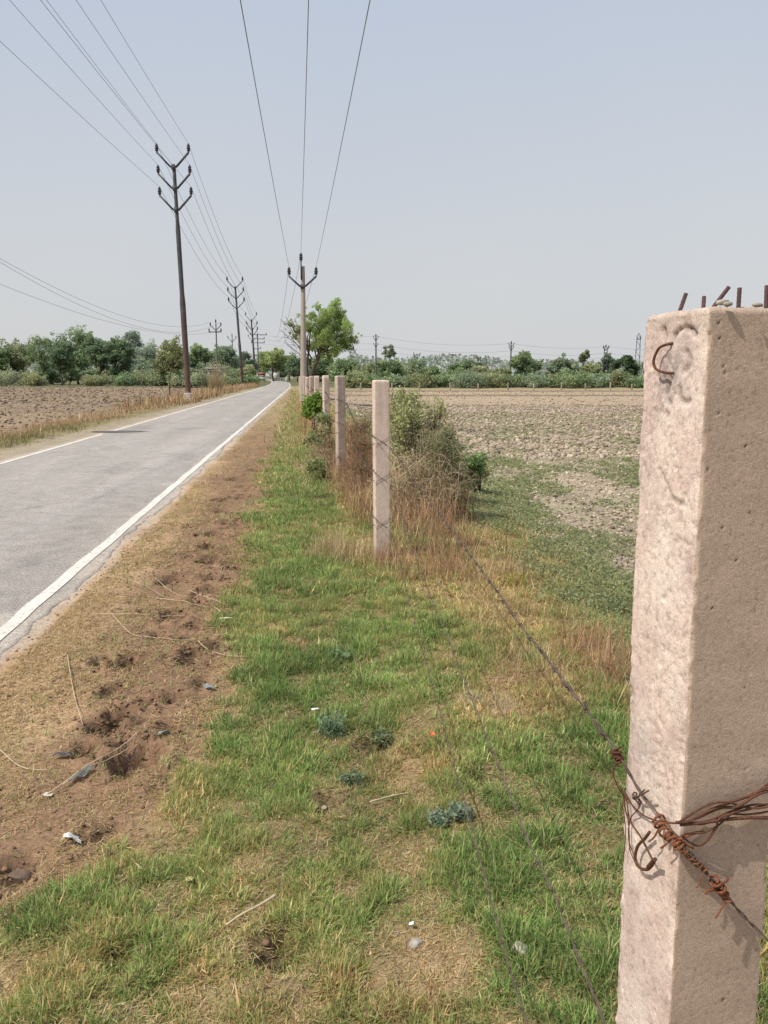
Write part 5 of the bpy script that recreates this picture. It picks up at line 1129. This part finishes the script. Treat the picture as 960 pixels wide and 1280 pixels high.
tangle('dry_bush', 'reddish dry weed clump between the first and second slim posts', 447, 620, 10.2, [(448, 585, 16, 0, 330, BR, 60, lg), (452, 560, 14, .3, 280, BR, 60, lg), (440, 605, 14, 0, 260, BR + ST, 60, lg), (458, 610, 13, 0, 200, BR, 60, lg), (442, 540, 11, .5, 150, BR, 40, lg), (456, 535, 10, .6, 130, BR, 60, lg)], 913)
tangle('dry_bush', 'brown weed clump left of the second slim post', 403, 592, 12.4, [(403, 572, 12, 0, 220, ST + BR, 120, lg), (412, 555, 10, .3, 160, BR, 90, lg), (395, 585, 10, 0, 140, ST, 80, lg), (410, 590, 10, 0, 150, BR, 60, lg)], 914)
0 and arch_mound('dry_bush', 'mound of drooping straw coloured stems right of the first slim post', 540, 655, 7.9, 1500, .55, .95, [[.42, .33, .20], [.34, .24, .14], [.25, .17, .10], [.48, .40, .26], [.20, .19, .09]], 911, .006, .1, leaf=(1600, .035, (.17, .20, .09)))
0 and arch_mound('dry_bush', 'dark brown dry bush at the field side of the straw mound', 566, 662, 8.0, 800, .32, .85, [[.22, .13, .08], [.28, .17, .10], [.15, .12, .07]], 912, .006, .15, leaf=(1500, .035, (.10, .14, .06)))
0 and arch_mound('dry_bush', 'reddish dry weed clump between the first and second slim posts', 447, 600, 10.2, 1100, .40, .80, [[.30, .17, .10], [.36, .22, .13], [.24, .14, .09]], 913, .007, .0)
0 and arch_mound('dry_bush', 'brown weed clump left of the second slim post', 405, 590, 12.6, 500, .35, .55, [[.36, .26, .15], [.30, .18, .10], [.42, .34, .2]], 914, .008, .0, leaf=(500, .05, (.16, .19, .08)))
bush('shrub', 'small bright green bush at the field side of the dry bushes', 592, 600, 10.6, [(590, 585, 11, 0, 2, 700), (600, 578, 8, .1, 2, 320), (583, 575, 8, -.1, 2, 320), (592, 598, 8, .1, 0, 260), (604, 592, 6, .1, 0, 120)], CB, .05, 24, seed=921)
bush('shrub', 'broad leaved bright plant at the foot of the concrete power pole', 394, 530, 17.5, [(394, 505, 9, 0, 0, 420), (398, 514, 9, .1, 0, 420), (389, 511, 8, -.1, 0, 300), (396, 496, 6, 0, 0, 160)], [[.20, .30, .06]], .09, 14, seed=922)
bush('shrub', 'dim green weed clump below the broad leaved plant', 403, 560, 14.5, [(403, 535, 9, 0, 1, 500), (398, 548, 9, .1, 0, 500), (405, 522, 7, .1, 0, 300)], [[.26, .31, .14], [.42, .36, .2]], .06, 20, seed=923)
bush('shrub', 'low green weed beside the second slim post foot', 405, 600, 11.2, [(403, 588, 9, 0, 0, 380), (393, 583, 8, .1, 0, 300)], [[.28, .32, .14]], .05, 14, seed=924)
# tall single stems near the field edge
def weed_stem(px, py, pt, Y_, label, seed, r=.003, col=(.24, .13, .08)):
    rg = np.random.default_rng(seed); b0 = D(px, py, Y_); b0[2] = float(hgt(b0[0], Y_)); t = D(px + 4, pt, Y_); mb = MB(); P = spline([b0, b0 * .5 + t * .5 + [rg.normal() * .02, 0, 0], t], 8); V, F = tube(P, np.linspace(r, r * .4, len(P)), 5); mb.add(V, F, col)
    for k in range(16):
        q = P[rg.integers(5, len(P))]; d_ = rg.normal(size=3) * [1, 1, .4] + [0, 0, .8]; d_ /= np.linalg.norm(d_); V, F = tube(np.array([q, q + d_ * rg.uniform(.04, .11)]), [r * .5, r * .25], 4); mb.add(V, F, col)
    return tag(mb.build('tall_weed', M_DRY), label, 'tall weed')
weed_stem(632, 735, 630, 5.6, 'tall thin reddish weed stem standing at the field edge', 31); weed_stem(452, 790, 715, 4.9, 'thin weed stem left of the lowest wire', 32, .002); weed_stem(700, 860, 770, 4.0, 'thin red stem beside the top barbed wire', 33, .002); weed_stem(760, 880, 790, 3.6, 'thin brown stem close to the thick post edge', 34, .002)

# low rosette weeds in the verge
def rosette(px, py, r, col, label, seed, h=.03, n=60, lf=.03):
    rg = np.random.default_rng(seed); b0 = G(px, py); b0[2] = float(hgt(b0[0], b0[1])); a = rg.uniform(0, 6.283, n); q = np.sqrt(rg.random(n)) * r
    P = b0 + np.stack([q * np.cos(a), q * np.sin(a), rg.random(n) * h + .012], -1); mb = MB(); global rng; sv = rng; rng = rg; mb.add(*quads(P, lf, np.array(col) * rg.uniform(.7, 1.25, (n, 1)), .8, .5)); rng = sv
    for k in range(14):
        e = P[rg.integers(0, n)]; V, F = tube(np.array([b0, (b0 + e) / 2 + [0, 0, .01], e]), .0012, 4); mb.add(V, F, np.array(col) * .8)
    return tag(mb.build('weed', M_LEAF), label, 'weed')
GG = (.26, .33, .22)
rosette(548, 1036, .045, GG, 'grey green furry weed, left of the pair in the lower grass', 1, .03, 170, .020); rosette(575, 1030, .045, GG, 'grey green furry weed, right of the pair in the lower grass', 2, .035, 170, .020)
rosette(415, 925, .06, (.24, .33, .20), 'blue green weed with a pale bottle cap beside it', 3, .09, 240, .022); rosette(478, 930, .05, (.24, .29, .15), 'dull weed beside the dry brown patch', 4, .05, 160, .022)
rosette(424, 828, .07, (.26, .35, .17), 'broad pale leaf weed in the greenest grass', 5, .04, 120, .035); rosette(543, 805, .05, (.20, .36, .08), 'bright green two leaved weed on the lowest wire', 6, .05, 9, .045)
rosette(440, 985, .05, (.24, .30, .17), 'small dull weed left of the dry brown patch', 7, .03, 110, .02); rosette(640, 742, .10, (.36, .34, .07), 'yellow flowering weed patch beside the top wire', 8, .09, 260, .022)

# ------------------------------------------------------------------ litter and small things
def scrap(px, py, w, d, col, label, seed, name='plastic_scrap', cat='litter', rot=0, crumple=.25, rough=.5, h=.012):
    rg = np.random.default_rng(seed); g = G(px, py); n = 9; a, b_ = np.meshgrid(np.linspace(-.5, .5, n), np.linspace(-.5, .5, n)); ra = a * w * (1 + (vn(b_ * 4 + seed, b_ * 0, seed) - .5) * .5); rb = b_ * d * (1 + (vn(a * 4, a * 0 + 3, seed) - .5) * .5)
    X_ = g[0] + ra * math.cos(rot) - rb * math.sin(rot); Y2 = g[1] + ra * math.sin(rot) + rb * math.cos(rot); Z_ = hgt(X_, Y2) + h + fbm(a * 5, b_ * 5, seed, 3) * crumple * min(w, d)
    i = (np.arange(n - 1)[:, None] * n + np.arange(n - 1)[None]).ravel(); m_ = simple(name + '_mat', col, rough, .2, 60)
    return tag(mesh_obj(name, np.stack([X_, Y2, Z_], -1).reshape(-1, 3), [np.stack([i, i + 1, i + n + 1, i + n], -1)], m_), label, cat)
scrap(90, 1055, .050, .035, (.74, .71, .66), 'torn white paper scrap on the bare soil at lower left', 11, 'paper_scrap', rot=.5, h=.014)
scrap(102, 980, 0.10, .014, (.15, .16, .145), 'twisted blue green rag strip on the soil', 12, 'rag', rot=.75, crumple=1.2)
scrap(80, 953, .08, .02, (.075, .07, .08), 'dark blue shredded plastic lying in the soil', 13, rot=.1, crumple=1.0); scrap(262, 869, .05, .02, (.25, .28, .265), 'pale blue plastic scrap at the grass edge', 14, rot=-.1, crumple=.8)
scrap(205, 934, .05, .03, (.25, .28, .27), 'faded light blue plastic film by the hoof hole', 15, rot=.4, crumple=.6); scrap(190, 806, .02, .018, (.78, .75, .72), 'tiny white chip among the straw stalks', 16, 'paper_scrap', h=.01)
scrap(282, 783, .08, .012, (.66, .58, .44), 'pale splinter lying beside the grass', 17, 'splinter', rot=-.1, crumple=.2); scrap(60, 1000, .03, .02, (.6, .55, .45), 'small husk left of the rag strip', 18, 'husk', h=.01)
scrap(540, 942, .022, .028, (.50, .16, .06), 'orange dry leaf standing in the brown patch', 19, 'dry_leaf', 'leaf', rot=.3, crumple=1.0, h=.05); scrap(436 + 78, 1168, .016, .012, (.78, .77, .74), 'small white scrap on the bare spot in the lower grass', 20, 'paper_scrap', h=.02)
scrap(394, 904, .030, .018, (.78, .78, .74), 'white flat scrap left of the blue green weed', 21, 'paper_scrap', rot=.1, h=.05); scrap(237, 1108, .025, .016, (.36, .33, .13), 'yellow leaf on the dry grass at lower left', 22, 'dry_leaf', 'leaf', h=.02)
def lump(px, py, r, mat, nm, label, cat, seed, sc=(1, 1, .8), up=.4):
    rg = np.random.default_rng(seed); g = G(px, py); g[2] = float(hgt(g[0], g[1])) + r * up
    import bmesh
    bm = bmesh.new(); bmesh.ops.create_icosphere(bm, subdivisions=3, radius=r); dirs = rg.normal(size=(9, 3)); dirs /= np.linalg.norm(dirs, axis=1)[:, None]
    for v_ in bm.verts:
        p = np.array(v_.co); 
        for k, d_ in enumerate(dirs):
            o = np.dot(p, d_) - r * (.62 + .05 * (k % 4)); 
            if o > 0: p = p - d_ * o
        v_.co = Vector(p * np.array(sc) * (1 + rg.normal() * .012) + g)
    me = bpy.data.meshes.new(nm); bm.to_mesh(me); bm.free(); me.materials.append(mat); o = bpy.data.objects.new(nm, me); COL.objects.link(o); return tag(o, label, cat)
M_LSTONE = simple('limestone', (.55, .49, .40), .9, scale=40, c2=(.36, .31, .25), bmp=.6, bdist=.004)
lump(648, 1206, .026, M_LSTONE, 'stone', 'pale angular stone in the grass near the bottom', 'stone', 1); lump(405, 1005, .012, M_LSTONE, 'stone', 'small buried stone left of the grey green pair', 'stone', 2)
lump(25, 1088, .05, simple('dry_earth', (.20, .14, .10), .95, scale=30, c2=(.11, .08, .06), bmp=.8, bdist=.01), 'earth_lump', 'dark clump of earth at the left edge of the soil', 'soil lump', 5, sc=(.8, .5, .4), up=.1)
lump(520, 1186, .022, M_STONE, 'stone', 'half buried stone on the bare spot', 'stone', 4, up=.0)
A = G(283, 1167); B = G(345, 1134); A[2] = float(hgt(A[0], A[1])) + .022; B[2] = float(hgt(B[0], B[1])) + .035; M_STICK = simple('peeled_stick', (.62, .50, .36), .8, scale=50, c2=(.48, .36, .24))
mb = MB(); mb.add(*tube(spline([A, A * .66 + B * .34 + [0, .002, .002], A * .3 + B * .7 + [0, -.002, 0], B], 5), np.linspace(.0028, .0042, 16), 7)); mb.add(*tube(np.array([A * .5 + B * .5, A * .5 + B * .5 + [.006, .004, .006]]), [.0022, .0012], 5)); tag(mb.build('stick', M_STICK, None, True), 'pale peeled stick lying in the grass at lower left', 'stick')
A = G(462, 1010); B = G(512, 1000); mb = MB(); A[2] = float(hgt(A[0], A[1])) + .02; B[2] = float(hgt(B[0], B[1])) + .02; mb.add(*tube(spline([A, (A + B) / 2 + [0, .006, 0], B], 5), np.linspace(.0025, .0014, 11), 6)); mb.add(*tube(np.array([(A + B) / 2 + [0, .006, 0], (A + B) / 2 + [.02, .02, .005]]), .0012, 5)); tag(mb.build('twig', M_STICK, None, True), 'thin pale twig across the dry brown patch', 'twig')

# ------------------------------------------------------------------ small far things at the road end
def box(mb, c, s, col=None):
    V, F = beam(np.array(c) - [s[0] / 2, 0, 0], np.array(c) + [s[0] / 2, 0, 0], s[1], s[2]); mb.add(V, F)
M_WHITE = simple('whitewash', (.55, .54, .50), .9, scale=1); M_REDP = simple('red_paint', (.30, .13, .09), .7, scale=1); M_BLUEP = simple('blue_sheet', (.30, .42, .48), .6, scale=1); M_GREYP = simple('grey_wood', (.3, .28, .25), .9, scale=2)
Yw = 236; c0 = tb(345.5, Yw); t = thing('hut', c0, 'small whitewashed hut seen through the trees at the road end', 'hut'); mb = MB(); box(mb, c0 + [0, 0, 1.6], (1.7, 2.4, 3.2)); mb.build('wall', M_WHITE, t); mb = MB(); box(mb, c0 + [0, 0, 3.28], (2.1, 2.9, .12)); mb.build('roof', M_GREYP, t)
mb = MB(); box(mb, c0 + [.1, -1.23, .95], (.7, .05, 1.9)); mb.build('door', M_GREYP, t)
Yw = 170; c0 = tb(328, Yw); t = thing('stall', c0, 'small red roadside stall left of the far road end', 'stall'); mb = MB(); box(mb, c0 + [0, 0, .9], (1.4, 1.0, .5)); mb.build('counter', M_WHITE, t); mb = MB(); box(mb, c0 + [0, 0, 1.9], (1.3, 1.2, .7)); mb.build('canopy', M_REDP, t); 
for s in (-1, 1):
    mb = MB(); mb.add(*beam(c0 + [s * .6, -.45, 0], c0 + [s * .6, -.45, 1.5], .08, .08)); mb.build('leg', M_GREYP, t)
Yw = 126; c0 = tb(271, Yw); t = thing('shed', c0, 'low shed with a pale blue sheet roof among the left trees', 'shed'); mb = MB(); box(mb, c0 + [0, 0, 1.3], (2.2, 2, 2.6)); mb.build('wall', M_GREYP, t); mb = MB(); box(mb, c0 + [0, -.1, 2.68], (2.6, 2.6, .22)); mb.build('roof', M_BLUEP, t)
c0 = tb(358.5, 200); t = thing('milestone', c0, 'pale painted marker stone right of the far road end', 'milestone'); mb = MB(); box(mb, c0 + [0, 0, .5], (.6, .3, 1.0)); mb.build('slab', simple('marker_paint', (.45, .5, .38), .8), t); mb = MB(); mb.add(*lathe(c0 + [0, 0, 1.0], [(0, .28), (.12, .25), (.22, .14), (.26, .03)], 12)); mb.build('rounded_top', M_WHITE, t)

# ------------------------------------------------------------------ light
EL = R(54); sd = np.array([-.865, -.50]); sd /= np.linalg.norm(sd)
sun = bpy.data.lights.new('sun', 'SUN'); sun.energy = 4.5; sun.angle = R(.6); sun.color = (1, .945, .86); so = bpy.data.objects.new('sun', sun); COL.objects.link(so)
so.rotation_euler = Vector((-sd[0] * math.cos(EL), -sd[1] * math.cos(EL), -math.sin(EL))).to_track_quat('-Z', 'Y').to_euler()
w = bpy.data.worlds.new('World'); S.world = w; w.use_nodes = True; nt = w.node_tree; bg = nt.nodes['Background']
sky = nd(nt, 'ShaderNodeTexSky'); sky.sky_type = 'NISHITA'; sky.sun_disc = False; sky.sun_elevation = EL; sky.sun_rotation = math.atan2(sd[0], sd[1]); sky.dust_density = 4; sky.air_density = 1.2; sky.ozone_density = 1.5
tc = nd(nt, 'ShaderNodeTexCoord'); sx = nd(nt, 'ShaderNodeSeparateXYZ'); nt.links.new(tc.outputs['Generated'], sx.inputs[0])
hz = ramp(nt, sx.outputs['Z'], [(0.0, (7.2, 7.3, 7.35)), (.18, (6.7, 6.95, 7.4)), (.45, (5.45, 6.2, 7.55)), (1, (4.1, 5.0, 6.8))])
nz = nd(nt, 'ShaderNodeTexNoise'); nz.inputs['Scale'].default_value = 1.3; nz.inputs['Detail'].default_value = 4; nt.links.new(tc.outputs['Generated'], nz.inputs['Vector']); nr = ramp(nt, nz.outputs[0], [(.35, (.96, .97, .99)), (.7, (1.03, 1.025, 1.01))])
hm = mul(nt, hz.outputs[0], nr.outputs[0]); mx = mul(nt, sky.outputs[0], hm.outputs[2], .85, 'MIX'); nt.links.new(mx.outputs[2], bg.inputs[0]); bg.inputs[1].default_value = .10
S.view_settings.view_transform = 'Standard'; S.view_settings.look = 'None'; S.view_settings.exposure = 0
S.render.engine = 'CYCLES'
print('objects', len(bpy.data.objects))
